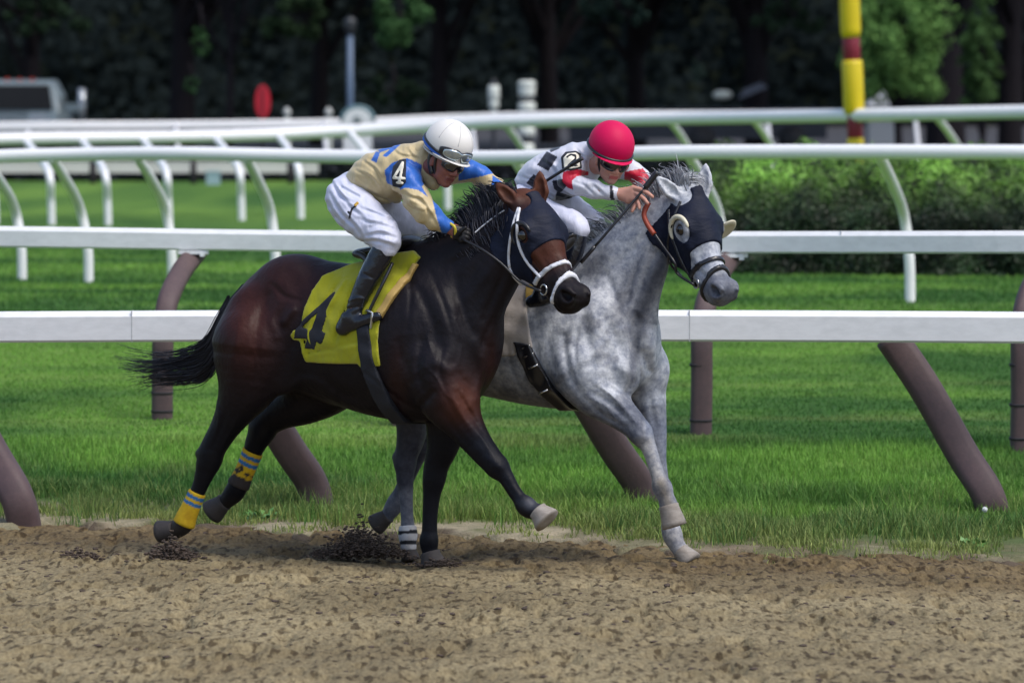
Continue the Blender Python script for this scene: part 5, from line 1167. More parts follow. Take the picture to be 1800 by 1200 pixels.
def grey_col(P):
    n = len(P); x, y = P[:, 0], P[:, 1]; c = np.tile(np.array(S(206, 209, 214)), (n, 1)); k = hg.inv(P)
    hd = (k[:, 0] > -10) & (k[:, 1] > -80) & (np.abs(k[:, 2]) < 60) & (x > 1165)
    def blend(cc, wgt):
        nonlocal c
        wgt = np.clip(wgt, 0, 1)[:, None]; c = c * (1 - wgt) + np.array(cc) * wgt
    def near(line, s_):
        d = strokes_sd(x, y, list(zip(line[:-1], line[1:])), 0); return np.exp(-(d / s_) ** 2)
    dk = S(58, 60, 72); nb = fbm2(x * .03, y * .03, 4, 5)
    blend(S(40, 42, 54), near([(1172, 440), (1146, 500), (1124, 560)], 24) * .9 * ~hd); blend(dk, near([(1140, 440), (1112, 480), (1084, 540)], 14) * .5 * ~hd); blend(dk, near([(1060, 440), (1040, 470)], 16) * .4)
    blend(dk, near([(1120, 590), (1112, 660), (1130, 690)], 12) * .7); blend(dk, np.clip((y - 620) / 110, 0, .65) * np.clip((1040 - x) / 50, 0, 1))  # shade of the chest crease is put into the coat colour
    blend(dk, np.clip((nb - .48) * 4, 0, .45) * ~hd)
    blend(S(70, 75, 92), np.clip((y - 690) / 40, 0, .7) * np.clip((1140 - x) / 12, 0, 1)); blend(S(120, 128, 146), np.clip((y - 720) / 40, 0, .7) * (x >= 1135) * (y < 900))
    blend(S(196, 192, 186), near([(1138, 782), (1156, 845)], 13) * .9); blend(S(120, 108, 88), near([(1162, 850), (1176, 890)], 15) * .8); blend(S(140, 136, 134), np.clip((y - 915) / 25, 0, .7) * (x > 1150))
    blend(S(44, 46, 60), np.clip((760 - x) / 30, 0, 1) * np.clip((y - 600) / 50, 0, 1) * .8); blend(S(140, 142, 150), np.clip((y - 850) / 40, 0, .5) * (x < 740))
    blend(S(190, 194, 200), hd * .8 * (k[:, 0] < 160)); blend(S(92, 96, 108), np.clip((k[:, 0] - 150) / 26, 0, .85) * hd); blend(S(40, 42, 52), hd * np.exp(-((k[:, 0] - 201) / 13) ** 2 - ((k[:, 1] + 8) / 9) ** 2) * .8)
    blend(S(44, 44, 50), hd * np.exp(-((k[:, 0] - 64) / 12) ** 2 - ((k[:, 1] + 7) / 11) ** 2) * (np.abs(k[:, 2]) > 25) * .95)
    blend(S(212, 214, 216), (y < 345) * (x > 1140) * 1.0)
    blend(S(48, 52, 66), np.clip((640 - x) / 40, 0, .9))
    return c
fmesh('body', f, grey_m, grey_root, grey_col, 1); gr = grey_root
for s_ in (1, -1): eye(hg, s_, gr, eye_m)
hoof('hoof', HG(1175, 888, 56), HG(1186, 925, 56), 17.5, 22, hoof_m, gr)
hoof('hoof', HG(1196, 966, -46), HG(1214, 988, -46), 15, 22, hoof_m, gr)
hoof('hoof', HG(718, 960, 50), HG(722, 984, 50), 12, 17, hoof_d, gr)
hoof('hoof', HG(682, 906, -48), HG(660, 922, -48), 14, 20, hoof_d, gr)
TG = lambda x, y, l=0: HG(x, y, l)
def glock(x, y, dx, dy): return [TG(x, y + 10, 10), TG(x + dx * .3, y - 8 + dy * .3, 6), TG(x + dx * .7, y - 6 + dy * .75, 2), TG(x + dx, y + dy, -4)]
L_ = [glock(1000, 470, -26, -10), glock(1034, 445, -40, -14), glock(1070, 418, -52, -20), glock(1104, 394, -44, -26), glock(1136, 366, -42, -32), glock(1160, 345, -30, -36), glock(1186, 330, -26, -26), glock(1212, 320, -18, -26)]
def gcols(n, sd, a=.35): q = np.random.default_rng(sd); v = q.uniform(0, 1, (n, 1)); return np.array(S(84, 88, 100)) * (1 - v) + np.array(S(214, 217, 222)) * v
P, r = strand(L_, 620, (6, 6, 8), 1.3, .35, 26, (.35, 1)); hair('mane', P, r, hair_g, gr, gcols(620, 1))
P, r = strand([[TG(1200, 328, 0), TG(1216, 314, -4), TG(1232, 320, -8), TG(1246, 338, -8)], [TG(1196, 332, 8), TG(1206, 314, 6), TG(1214, 306, 2), TG(1222, 300, 0)]], 130, (5, 4, 6), 1.2, .35, 27, (.4, 1)); hair('forelock', P, r, hair_g, gr, gcols(130, 2))
P, r = strand([[TG(590, 520), TG(566, 560), TG(550, 610), TG(540, 640)], [TG(596, 530), TG(574, 570), TG(560, 620), TG(552, 660)]], 200, (3, 4, 6), 1.5, .4, 28); hair('tail', P, r, hair_g, gr, gcols(200, 3))
GLO, GHI = (1120, 290, -260), (1315, 560, 40)
hood_mesh(g_, hg, gr, (1130, 290, -260), (1315, 560, 60), 6, [(67, -8, 52, 25, 22, 28), (67, -8, -52, 25, 22, 28), (4, 16, 30, 18, 24, 22), (4, 16, -30, 18, 24, 22)], 106)
strap_mesh('noseband', g_, hg, gr, GLO, GHI, [((137, 0, 0), (1, -.12, 0), 4.4, lambda t, n, s: -64 - n)], 4.0, blk)
strap_mesh('noseband', g_, hg, gr, GLO, GHI, [((160, 0, 0), (1, .40, 0), 4.0, lambda t, n, s: -60 - n)], 4.2, blk)
strap_mesh('cheek_strap', g_, hg, gr, GLO, GHI, [((20, -22, 0), (.34, 1, 0), 3.2, lambda t, n, s: np.maximum(t - 150, 10 - t + 0 * n))], 5.0, blk)
tube_px('throat_strap', on(g_, [(1196, 354), (1182, 390), (1174, 430), (1178, 462), (1198, 486)], 3.5), 2.4, blk, gr)
cupw = mat('cream_plastic', S(214, 208, 184), rough=.35)
arc_cup(hg, 1, gr, cupw, 27, (67, -9, 38), 3.4); paddle(hg, gr, cupw, (60, -12, -62), 28, 17)
for s_ in (1, -1):
    c = np.array(hg(158, -42, 26 * s_)); mb = MB(); a = np.linspace(0, 2 * math.pi, 18)
    mb.tube([W(c + 8 * (hg.u * math.cos(q) + hg.n * math.sin(q)) + hg.r * s_ * 2) for q in a], 1.5 / S0, 8, cap=False); mb.build('bit_ring', steel, gr)
tube_px('rein', [hg(158, -46, 30), hg(120, -62, 42), HG(1186, 462, 58), HG(1165, 432, 50), HG(1150, 410, 44)], 2.4, blk, gr)
o = tube_px('rein_grip', [HG(1150, 412, 45), HG(1138, 394, 44), HG(1132, 376, 42), HG(1140, 356, 36)], 4.6, mat('rust_leather', S(150, 62, 40), rough=.5), gr)
o['label'] = 'rust brown leather grip of the rein'
tube_px('rein', [hg(158, -46, -30), hg(110, -66, -44), HG(1215, 430, -40), HG(1190, 370, -30)], 2.2, blk, gr)
# saddle cloth and girth
fx0, sn, cn = 960, math.sin(R(26)), math.cos(R(26))
bge = mat('beige_cloth', S(176, 168, 162), rough=.8, sheen=.2, bump=[(7, .7, .02), (260, .3, .001)])
GC = [(780, 462), (900, 458), (926, 500), (922, 540), (932, 580), (938, 612), (910, 604), (906, 625), (800, 630)]
gg = cloth_field(GC, 4.5, 2, lo=(740, 420, -260), hi=(1010, 700, 320), src=g_, ax=AG); fmesh('saddle_cloth', gg, bge, gr, None, 2)
gg = cloth_field([(904, 600), (934, 606), (958, 660), (992, 722), (956, 722), (926, 670)], 8, 2, lo=(840, 430, -260), hi=(1040, 760, 320), src=g_, ax=AG); fmesh('girth', gg, blk, gr, None, 1)
gg = cloth_field([(914, 500), (932, 498), (940, 520), (922, 534)], 10, 2, False, lo=(840, 430, -260), hi=(1040, 760, 320), src=g_, ax=AG); fmesh('saddle_roll', gg, mat('mustard_leather', (.40, .26, .05), rough=.6), gr, None, 1)
for y in (612, 626, 646, 690):
    x = 912 + (y - 600) * .40; tube_px('buckle', [HG(x - 2, y + 2, 99), HG(x + 15, y - 5, 98)], 1.7, steel, gr, cat=False)
sad = Fld((860, 420, -160), (1010, 520, 220), 2.0)
sad.chain(ch(HG, [(880, 466, 0, 10), (908, 460, 0, 9), (940, 456, 0, 10), (962, 444, 0, 11)]), 10, glat, 4.2, 4); fmesh('saddle', sad, blk, gr, None, 1)
gb0, gb1 = np.array(HG(716, 926, 50)), np.array(HG(718, 964, 50)); band(g_, (gb0 + gb1) / 2, gb1 - gb0, 22, 26, 2.4, bandm, 'bandage', gr, bcol((gb0 + gb1) / 2, gb1 - gb0, S(196, 196, 200), (-10, 8), S(24, 26, 34)))

# ================================================================== JOCKEYS
skin_m = mat('skin', attr=True, rough=.5, spec=.35, sub=.12, n1=(50, .2, (.85, .75, .7)), bump=[(200, .12, .001)])
def face_frame(f_, up):
    f_ = np.array(f_, float); f_ /= np.linalg.norm(f_); up = np.array(up, float); up -= f_ * (up @ f_); up /= np.linalg.norm(up); e = np.cross(f_, up); return f_, up, e
def face(fl, c, f_, up, k=1.0):
    """head: c = centre of the skull, f_ forward, up up; lengths in px for an 80 px tall head"""
    f_, up, e = face_frame(f_, up); c = np.array(c, float); p = lambda a, b, s_: c + k * (a * f_ + b * up + s_ * e); M = np.stack([f_, up, e])
    E = lambda a, b, s_, r, kk, op='u': fl.ell(p(a, b, s_), np.array(r) * k, M, kk, op)
    E(-4, 8, 0, (33, 30, 26), 0); E(8, -6, 0, (22, 28, 22), 8); E(13, -30, 0, (13, 10, 13), 8)
    for s_ in (1, -1): E(16, -12, 12 * s_, (9, 8, 7), 5); E(-4, -6, 26 * s_, (7, 10, 3.5), 2); E(26, 1, 9.5 * s_, (5, 4.5, 6), 3, 's'); E(6, -24, 15 * s_, (12, 6, 5), 6)
    fl.cone(p(27, 4, 0), p(34, -9, 0), 3 * k, 4.2 * k, 3); fl.cone(p(31, -11, 5), p(31, -11, -5), 3 * k, 3 * k, 3); E(26, 8, 0, (6, 4, 15), 4)
    fl.cone(p(27, -20, -7), p(27, -20, 7), 2.6 * k, 2.6 * k, 2); fl.cone(p(26, -25, -6), p(26, -25, 6), 2.8 * k, 2.8 * k, 2)
    fl.cone(p(30.5, -22.4, -8), p(30.5, -22.4, 8), .9 * k, .9 * k, 1, op='s'); E(22, -33, 0, (6, 6, 8), 4)
    return p, M
def helmet(name, c, f_, up, r, m, parent, brim=True, k=1.0, cut=-6, tilt=0.0):
    f_, up, e = face_frame(f_, up); c = np.array(c, float); h = Fld(c - r - 26, c + r + 26, 1.5); M = np.stack([f_, up, e])
    h.ell(c, (r * 1.10, r * 1.0, r * .95), M, 0); X, Y, Z = h.coords()
    u = (X - c[0]) * up[0] + (Y - c[1]) * up[1] + (Z - c[2]) * up[2]; a = (X - c[0]) * f_[0] + (Y - c[1]) * f_[1] + (Z - c[2]) * f_[2]
    h.A = np.maximum(h.A, cut - u - tilt * a - 6 * (a < 0) * 0).astype(np.float32)
    if brim:
        b = Fld(c - r - 26, c + r + 26, 1.5); b.ell(c + f_ * 8 + up * (cut - tilt * 8), (r * 1.17, 3.6, r * .93), M, 0)
        b.A = np.maximum(b.A, (r * .35) - a).astype(np.float32); d = b.A; kk = 4; hh = np.maximum(kk - np.abs(h.A - d), 0) / kk; h.A = np.minimum(h.A, d) - hh * hh * kk * .25
    inner = Fld(c - r - 26, c + r + 26, 1.5); inner.ell(c - up * 3, (r * 1.0, r * .9, r * .85), M, 0); h.A = np.maximum(h.A, -inner.A).astype(np.float32)
    fmesh(name, h, m, parent, None, 1); return M, c, h
def hem(M, c, r, m, parent, name, off=-6, wd=3.5, out=1.04, arc=(-math.pi, math.pi), tilt=0):
    """band round the helmet"""
    f_, up, e = M; pts = []
    for a in np.linspace(arc[0], arc[1], 40):
        aa = r * 1.10 * math.cos(a); ee = r * .95 * math.sin(a); u = off - tilt * aa; q = math.sqrt(max(1 - (u / r) ** 2, .1)) * out
        pts.append(W(c + f_ * aa * q + e * ee * q + up * u))
    mb = MB(); mb.tube(pts, wd / S0, 8, cap=abs(arc[1] - arc[0]) < 6); return mb.build(name, m, parent)
def goggles(M, c, r, a0, up0, w_, h_, lensm, framem, parent, out=1.06, name='goggles'):
    """two lenses wrapped on the front; a0 = centre azimuth, up0 = height along up"""
    f_, up, e = M; t = None
    for lb, grow, m, th in (('goggle_frame', 1.0, framem, 0), ('lens', .80, lensm, 1.2)):
        V = []; Q = []; n1, n2 = 28, 9
        for i in range(n1):
            x = -1 + 2 * i / (n1 - 1); az = a0 + x * w_ * grow / r
            hh = h_ * grow * (1 - abs(x) ** 3.5 * .55) * (1 - .30 * math.exp(-(x / .14) ** 2))
            for j in range(n2):
                y = -1 + 2 * j / (n2 - 1); u = up0 + y * hh + (0 if y > 0 else -h_ * .30 * math.exp(-(x / .12) ** 2) * y * 2)
                q = out + th / r + .03 * (1 - abs(x) ** 2) - .02 * y * y; V.append(W(c + q * (f_ * r * 1.10 * math.cos(az) + e * r * .97 * math.sin(az)) * math.sqrt(max(1 - (u / (r * 1.25)) ** 2, .2)) + up * u))
        for i in range(n1 - 1):
            for j in range(n2 - 1): k = i * n2 + j; Q.append((k, k + n2, k + n2 + 1, k + 1))
        mb = MB(); mb.add(V, Q); o = mb.build(lb, m, parent); md = o.modifiers.new('s', 'SOLIDIFY'); md.thickness = .004; md.offset = 0
def cloth_fold(f, amp, dirs):
    X, Y, Z = f.coords()
    d = 0
    for (kx, ky, kz, ph, a) in dirs: d = d + a * np.sin(X * kx + Y * ky + Z * kz + ph + 1.3 * np.sin(X * ky * .6 - Y * kx * .7 + ph))
    f.A += (amp * d).astype(np.float32)
def hand(f, wrist, palm, across, tips, k=1.0, thumb=None, curl=.35, nrm=(0, -.5, -1)):
    """palm as a slab, four bent fingers from the knuckles to the given tips, a thumb off its side"""
    wr, pa, ac = [np.array(v, float) for v in (wrist, palm, across)]; n_ = np.array(nrm, float); n_ /= np.linalg.norm(n_); d = pa - wr; L = np.linalg.norm(d)
    for t in (-.75, -.25, .25, .75): f.cone(wr + ac * t * 8 * k, pa + ac * t * 13 * k, 6.2 * k, 5.6 * k, 4)
    for i, tp in enumerate(tips):
        t = -1 + 2 * i / 3; b = pa + ac * t * 13 * k + d / L * 3 * k; tp = np.array(tp, float); v = tp - b; ln = np.linalg.norm(v)
        p1 = b + v * .42 + n_ * curl * ln * .42; p2 = b + v * .75 + n_ * curl * ln * .30
        f.chain([(*b, 4.6 * k), (*p1, 4.1 * k), (*p2, 3.7 * k), (*tp, 3.2 * k)], 2.0, n=1)
    if thumb is not None:
        b = wr * .6 + pa * .4 + ac * 12 * k * thumb[0]; tp = np.array(thumb[1], float); m_ = b * .5 + tp * .5 + n_ * 5 * k
        f.chain([(*b, 5.6 * k), (*m_, 4.8 * k), (*tp, 3.6 * k)], 3, n=1)
fold_b = [(16, .55, .012, (1.6, 1, .6)), (45, .35, .004, (1.8, 1, .5)), (420, .25, .0006)]
J = H   # the first rider sits in the bay's frame
# ---- rider 1
j1 = thing('person', 'crouching jockey in tan and blue silks and a white helmet riding the bay horse', 'jockey', tuple(np.array(W(J(640, 450, 0)))))
arms1 = dict(n=[(712, 314, 52, 28), (727, 342, 60, 26), (745, 368, 64, 24), (768, 388, 56, 18), (788, 400, 44, 12)], f=[(786, 300, -50, 26), (826, 300, -60, 20), (853, 316, -62, 18), (874, 330, -50, 15), (886, 348, -36, 11)])
tors1 = [(636, 320, 0, 30), (660, 313, 0, 44), (690, 308, 0, 50), (716, 300, 0, 47), (742, 284, 0, 32)]
leg1n = [(606, 352, 30, 33), (622, 366, 44, 39), (650, 392, 64, 36), (672, 411, 78, 31), (681, 424, 84, 24)]
leg1f = [(636, 352, -30, 34), (680, 378, -48, 34), (716, 394, -66, 28), (738, 404, -78, 24)]
shin1 = [(676, 436, 86, 21), (660, 466, 90, 21), (643, 498, 96, 19), (628, 530, 100, 16), (619, 556, 103, 14.5)]
foot1 = [(604, 575, 104, 12), (628, 568, 105, 11.5), (650, 560, 106, 10), (664, 556, 107, 8)]
fc1 = (.52, .40, -.76); up1 = (.30, -.92, -.10); hc1 = np.array(J(785, 284, 0)) + (0, 0, -26)
sc_ = lambda rows, s_: [(a, b, c, d * s_) for a, b, c, d in rows]
b1 = Fld((560, 200, -190), (910, 600, 190), 1.7)
p1, M1 = face(b1, hc1, fc1, up1, 1.04)
b1.chain(ch(J, sc_(tors1, .8)), 10, lat, 1.1); b1.chain([(*J(738, 290, 0), 22), (*(hc1 + (-14, 12, 8)), 17)], 8, n=1)
for rows in (arms1['n'], arms1['f'], leg1n, leg1f, shin1, foot1): b1.chain(ch(J, sc_(rows, .78)), 8)
b1.chain(ch(J, [(738, 404, -78, 19), (726, 440, -86, 17), (700, 500, -94, 13), (692, 540, -96, 11)]), 8); b1.chain(ch(J, [(690, 552, -97, 9), (724, 540, -99, 8)]), 6, n=1)
b1.chain(ch(J, [(768, 388, 56, 13), (790, 401, 44, 10), (798, 405, 42, 9.5)]), 5)
hand(b1, J(798, 405, 42), J(812, 412, 38), (.35, -.9, .2), [J(822, 424, 34), J(826, 420, 32), J(828, 414, 30), J(828, 408, 28)], .9, (-1, J(818, 400, 46)), .5)
hand(b1, J(886, 350, -34), J(890, 364, -28), (.9, .2, .2), [J(880, 378, -20), J(887, 380, -20), J(894, 379, -20), J(900, 376, -20)], .9, (1, J(900, 366, -20)), .4)
def skincol(P, tone=S(164, 112, 92)):
    c = np.tile(np.array(tone), (len(P), 1)); return c
def skin1(P):
    c = skincol(P, S(138, 88, 78)); q = (P - hc1) @ M1.T
    lip = (np.abs(q[:, 1] + 22.5) < 3.4) & (q[:, 0] > 24) & (np.abs(q[:, 2]) < 9); c[lip] = S(120, 68, 64)
    gl = (P[:, 0] > 796) & (P[:, 1] > 396) & (P[:, 0] < 850); c[gl] = S(22, 22, 26); c[(P[:, 1] > 352) & (P[:, 0] > 865)] = S(22, 22, 26); return c
fmesh('body', b1, skin_m, j1, skin1)
silk = mat('silk', attr=True, rough=.42, spec=.4, sheen=.15, n1=(4, .25, (.85, .83, .8)), bump=fold_b)
sh = Fld((590, 225, -190), (905, 420, 190), 1.7)
sh.chain(ch(J, tors1), 10, lat, 1.1, 4); sh.chain(ch(J, arms1['n'][:4]), 9); sh.chain(ch(J, arms1['f'][:4]), 9); sh.chain(ch(J, [(730, 288, 0, 34), (748, 276, 0, 26)]), 8, n=1)
sh.chain(ch(J, [(764, 386, 57, 18.5), (786, 399, 46, 13)]), 4, n=1); sh.chain(ch(J, [(872, 329, -51, 15), (886, 348, -36, 12)]), 4, n=1)
cloth_fold(sh, 1.0, [(.10, .16, .03, 0, 1.0), (.22, -.12, .05, 2, .6), (.05, .30, .0, 1, .4)])
sh.relief([(700, 345), (722, 362), (742, 384)], 5, 2.4, 0); sh.relief([(722, 352), (748, 366)], 3, -2.2, 0)
for q in ([(706, 336), (722, 346), (740, 350)], [(704, 350), (726, 366), (744, 372)], [(732, 346), (748, 362), (756, 384)], [(742, 360), (756, 376), (766, 394)], [(626, 300), (650, 312), (668, 334)], [(640, 284), (660, 300), (672, 330)], [(716, 262), (724, 274), (736, 280)], [(690, 262), (702, 272), (722, 276)], [(620, 318), (650, 338), (690, 356)]): sh.relief(q, 2.6, 2.2, 20); sh.relief([(x + 4, y - 3) for x, y in q], 2.6, -1.6, 20)
sh.relief([(640, 330), (690, 350), (730, 330)], 8, 3, 0); sh.relief([(700, 300), (696, 330), (708, 352)], 4, 2.4, 0)
tan_, blu = np.array(S(198, 180, 138)), np.array(S(40, 100, 190))
def silk1(P):
    x, y = P[:, 0], P[:, 1]; a, l = AX(P); c = np.tile(tan_, (len(P), 1))
    nr = P[:, 2] < 40
    c[inpoly(P, [(676, 300), (690, 286), (716, 278), (742, 290), (745, 325), (738, 330), (720, 328), (700, 330), (680, 322)], w1=60)] = blu       # shoulder panel
    c[inpoly(P, [(703, 322), (738, 322), (752, 346), (735, 334), (712, 330), (703, 334)], w1=60)] = blu
    c[inpoly(P, [(760, 350), (800, 384), (800, 412), (777, 412), (768, 384)])] = blu
    c[inpoly(P, [(806, 270), (862, 292), (866, 305), (838, 312), (806, 318)])] = blu; c[inpoly(P, [(866, 308), (896, 330), (896, 362), (872, 352), (864, 330)])] = blu
    c[inpoly(P, [(652, 282), (661, 266), (668, 268), (662, 286)])] = blu; c[inpoly(P, [(664, 264), (690, 254), (704, 254), (680, 276), (672, 274), (686, 262), (668, 268)])] = blu; c[inpoly(P, [(690, 250), (704, 246), (700, 250), (690, 254)])] = blu
    return c
fmesh('silks', sh, silk, j1, silk1)
fmesh('collar', Fld((720, 255, -140), (800, 350, 60), 1.7).chain(ch(J, [(742, 276, 10, 22), (752, 300, 14, 19), (762, 322, 16, 13)]), 6, lat, .9), silk, j1, lambda P: np.tile(tan_ * .9, (len(P), 1)))
# number armband
def patch(src, poly, t, lo, hi, m, name, parent, wmax, extra=None, thick=2):
    g = src.crop(lo, hi); X, Y, Z = g.coords(); d = np.maximum(g.polyd(poly) + 0 * Z, Z - wmax)
    if extra is not None: d = np.maximum(d, extra(X, Y)[:, :, :1] + 0 * Z if callable(extra) else extra)
    g.A = np.maximum(np.maximum(g.A - t, -(g.A + thick)), d).astype(np.float32); return fmesh(name, g, m, parent, None, 0)
patch(sh, [(691, 292), (702, 281), (714, 279), (714, 320), (704, 330), (690, 328), (688, 310)], 2.0, (680, 270, -190), (730, 340, 0), blackcloth, 'number_armband', j1, 0)
numw = mat('number_white', S(226, 222, 206), rough=.6)
patch(sh, [(680, 270), (730, 270), (730, 340), (680, 340)], 3.2, (680, 270, -190), (730, 340, 20), numw, 'number', j1, 20, lambda X, Y: strokes_sd(X, Y, [((708, 286), (692, 313)), ((692, 313), (711, 314)), ((708, 288), (702, 321)), ((698, 321), (707, 322))], 2.5))
pants_m = mat('white_breeches', S(205, 208, 226), rough=.5, spec=.35, n1=(5, .2, (.85, .86, .92)), bump=fold_b)
pa = Fld((560, 300, -190), (780, 450, 190), 1.7)
pa.chain(ch(J, [(606, 344, 22, 33), (618, 338, -22, 36), (632, 332, 0, 34)]), 10, n=2); pa.chain(ch(J, leg1n), 10); pa.chain(ch(J, leg1f), 10); pa.chain(ch(J, [(681, 424, 84, 24), (678, 438, 86, 19)]), 5, n=1); pa.chain(ch(J, [(738, 404, -78, 24), (734, 424, -82, 18)]), 5, n=1)
cloth_fold(pa, .55, [(.20, -.16, .02, 0, .8), (.10, .26, .0, 2, .8), (.34, .12, .03, 1, .4)])
for q in ([(580, 340), (598, 372), (620, 396)], [(588, 330), (612, 360), (640, 384)], [(650, 400), (668, 396), (690, 402)], [(646, 414), (668, 410), (694, 418)], [(600, 330), (630, 346)], [(576, 356), (590, 380), (606, 398)], [(630, 384), (652, 392), (676, 392)], [(640, 424), (662, 424), (690, 432)], [(606, 380), (624, 398), (640, 424)], [(634, 366), (660, 376), (686, 386)], [(584, 322), (600, 346), (618, 356)]):
    pa.relief(q, 3.0, 2.6, 60); pa.relief([(x + 3, y - 5) for x, y in q], 3.0, -1.8, 60)
fmesh('breeches', pa, pants_m, j1)
patch(pa, [(612, 368), (628, 352), (641, 357), (637, 366), (622, 380), (614, 388), (608, 380)], 1.2, (600, 340, -190), (650, 400, 60), blackcloth, 'leg_badge', j1, 60, lambda X, Y: strokes_sd(X, Y, [((609, 370), (616, 376)), ((616, 376), (619, 366)), ((616, 376), (614, 384)), ((619, 366), (626, 362))], 2.0))
patch(pa, [(621, 360), (628, 354), (632, 357), (625, 364)], 1.6, (600, 340, -190), (650, 400, 60), mat('gold_badge', S(190, 150, 50), rough=.5), 'leg_badge', j1, 60)
patent = mat('patent_boot', (.008, .010, .018), rough=.2, spec=.5, coat=.15, bump=[(22, .7, .012, (1, 1, .8))])
bo = Fld((580, 420, -190), (760, 600, 60), 1.6)
bo.chain(ch(J, shin1), 6, lat, .9); bo.chain(ch(J, foot1), 9, lat, .85); bo.chain(ch(J, [(612, 560, 103, 14), (602, 578, 104, 11)]), 8, n=1)
bo.relief([(640, 482), (654, 488)], 2.5, 1.6); bo.relief([(612, 528), (630, 524), (646, 528)], 3, -2.2); bo.relief([(606, 545), (630, 538)], 3, 2)
fmesh('boot', bo, patent, j1)
bo = Fld((640, 400, -60), (760, 580, 190), 2.0); bo.chain(ch(J, [(732, 424, -84, 21), (726, 446, -88, 20), (704, 500, -95, 16), (694, 540, -98, 13.5)]), 6); bo.chain(ch(J, [(688, 554, -98, 11), (712, 546, -100, 10), (728, 540, -101, 8)]), 7); fmesh('boot', bo, patent, j1)
tube_px('stirrup', [J(640, 548, 92), J(643, 573, 92), J(652, 576, 108), J(654, 550, 116), J(646, 545, 104), J(640, 548, 92)], 2.2, steel, j1, cat=False)
hshell = mat('helmet_white', S(222, 220, 216), rough=.5, spec=.35, bump=[(12, .15, .004)])
M_, c_, hf = helmet('helmet', np.array(J(789, 253, 0)) + (0, 0, -24), fc1, up1, 43.5, hshell, j1, True, cut=-19, tilt=-.06)
blue_m = mat('blue_strap', S(38, 96, 190), rough=.5)
hem(M_, c_, 43, blk, j1, 'goggle_strap', -8, 2.2, 1.03, (.6, 5.7), .16); hem(M_, c_, 43, blue_m, j1, 'goggle_strap', -13, 3.2, 1.02, (.6, 5.7), .16); hem(M_, c_, 43, mat('helmet_rib', S(190, 188, 184), rough=.6), j1, 'helmet_trim', -22, 2.0, 1.02)
mirror = mat('mirror_lens', S(190, 200, 205), rough=.12, metal=.7, n1=(60, .5, (.25, .45, .8)), n2=(24, .3, (.9, .8, .3)))
darklens = mat('dark_lens', (.012, .012, .016), rough=.07, spec=.9, coat=.6)
goggles(M_, c_, 43, .10, -6, 39, 12, mirror, blk, j1, 1.06)
goggles(M1, hc1, 30, 0.0, 2, 29, 9.5, darklens, blk, j1, 1.04)
tube_px('chin_strap', [p1(2, 6, 27), p1(6, -16, 22), p1(12, -36, 8), p1(12, -36, -8), p1(6, -16, -22)], 2.6, blk, j1)
for s_ in (1,): tube_px('helmet_harness', [p1(-14, 10, 27), p1(-10, -8, 26), p1(2, -26, 20)], 5.0, blk, j1)
for az in (-.55, .35, 1.25):     # seams of the helmet cover
    pts = []
    for a in np.linspace(.25, 1.25, 14):
        d_ = M_[1] * math.sin(a) * 43 + (M_[0] * math.cos(az) * 47.3 + M_[2] * math.sin(az) * 40.8) * math.cos(a); pts.append(tuple(c_ + d_ * 1.004))
    tube_px('helmet_seam', pts, .7, mat('seam_grey', S(176, 176, 176), rough=.7), j1, cat=False)
# glove trim
tube_px('glove_cuff', [J(790, 392, 50), J(799, 399, 54), J(800, 412, 48), J(794, 416, 42)], 2.4, mat('glove_yellow', S(206, 190, 60), rough=.6), j1)
# whip of rider 1
def whip(pts, rad, label):
    P = catmull([W(p) for p in pts], 8); t = thing('whip', label, 'whip', tuple(P[0])); n = len(P); mb = MB(); mb.tube(P[:int(n * .3)], np.full(int(n * .3), rad[0]) / S0, 10, ref=(0, 1, .02)); mb.build('handle', blk, t)
    mb = MB(); mb.tube(P[int(n * .3) - 1:int(n * .9)], rad[1] / S0, 8, ref=(0, 1, .02)); mb.build('shaft', blk, t)
    mb = MB(); mb.tube(P[int(n * .9) - 1:], rad[2] / S0, 8, ref=(0, 1, .02)); mb.build('popper', rad[3], t); return t
whip([J(884, 372, -30), J(915, 345, -40), J(944, 328, -44), J(984, 303, -46), J(1024, 278, -48)], (2.4, 2.8, 3.6, blk), 'black whip held by the tan and blue jockey pointing up behind the bay ears')
# ---- rider 2
J2 = HG; j2 = thing('person', 'crouching jockey in white and black checked silks and a red helmet riding the grey horse', 'jockey', tuple(np.array(W(J2(940, 450, 0)))))
tors2 = [(936, 318, 0, 30), (960, 312, 0, 42), (988, 305, 0, 46), (1016, 292, 0, 42), (1040, 276, 0, 28)]
arm2n = [(1004, 296, 50, 26), (1000, 316, 58, 21), (1016, 326, 62, 18.5), (1044, 333, 58, 15.5), (1082, 341, 48, 11)]
arm2f = [(1082, 290, -50, 24), (1112, 302, -60, 19), (1130, 318, -58, 16), (1142, 338, -40, 12)]
leg2n = [(922, 356, 30, 28), (940, 368, 44, 29), (976, 384, 66, 26), (1006, 394, 80, 24), (1018, 404, 86, 19)]
leg2f = [(955, 345, -30, 32), (1000, 370, -48, 30), (1040, 392, -66, 24)]
shin2 = [(1014, 418, 88, 18), (1004, 452, 94, 18), (976, 486, 100, 16), (950, 516, 104, 14)]
foot2 = [(934, 530, 105, 11), (955, 528, 106, 10), (976, 520, 107, 8)]
fc2 = (.30, .42, -.86); up2 = (.24, -.91, -.30); hc2 = np.array(J2(1076, 280, 0)) + (0, 0, -34)
b2 = Fld((880, 200, -170), (1170, 560, 260), 1.7)
p2, M2 = face(b2, hc2, fc2, up2, 1.0)
b2.chain(ch(J2, sc_(tors2, .8)), 10, glat, 1.1); b2.chain([(*J2(1036, 286, 0), 21), (*(hc2 + (-12, 10, 14)), 17)], 8, n=1)
for rows in (arm2n, arm2f, leg2n, leg2f, shin2, foot2): b2.chain(ch(J2, sc_(rows, .8)), 8)
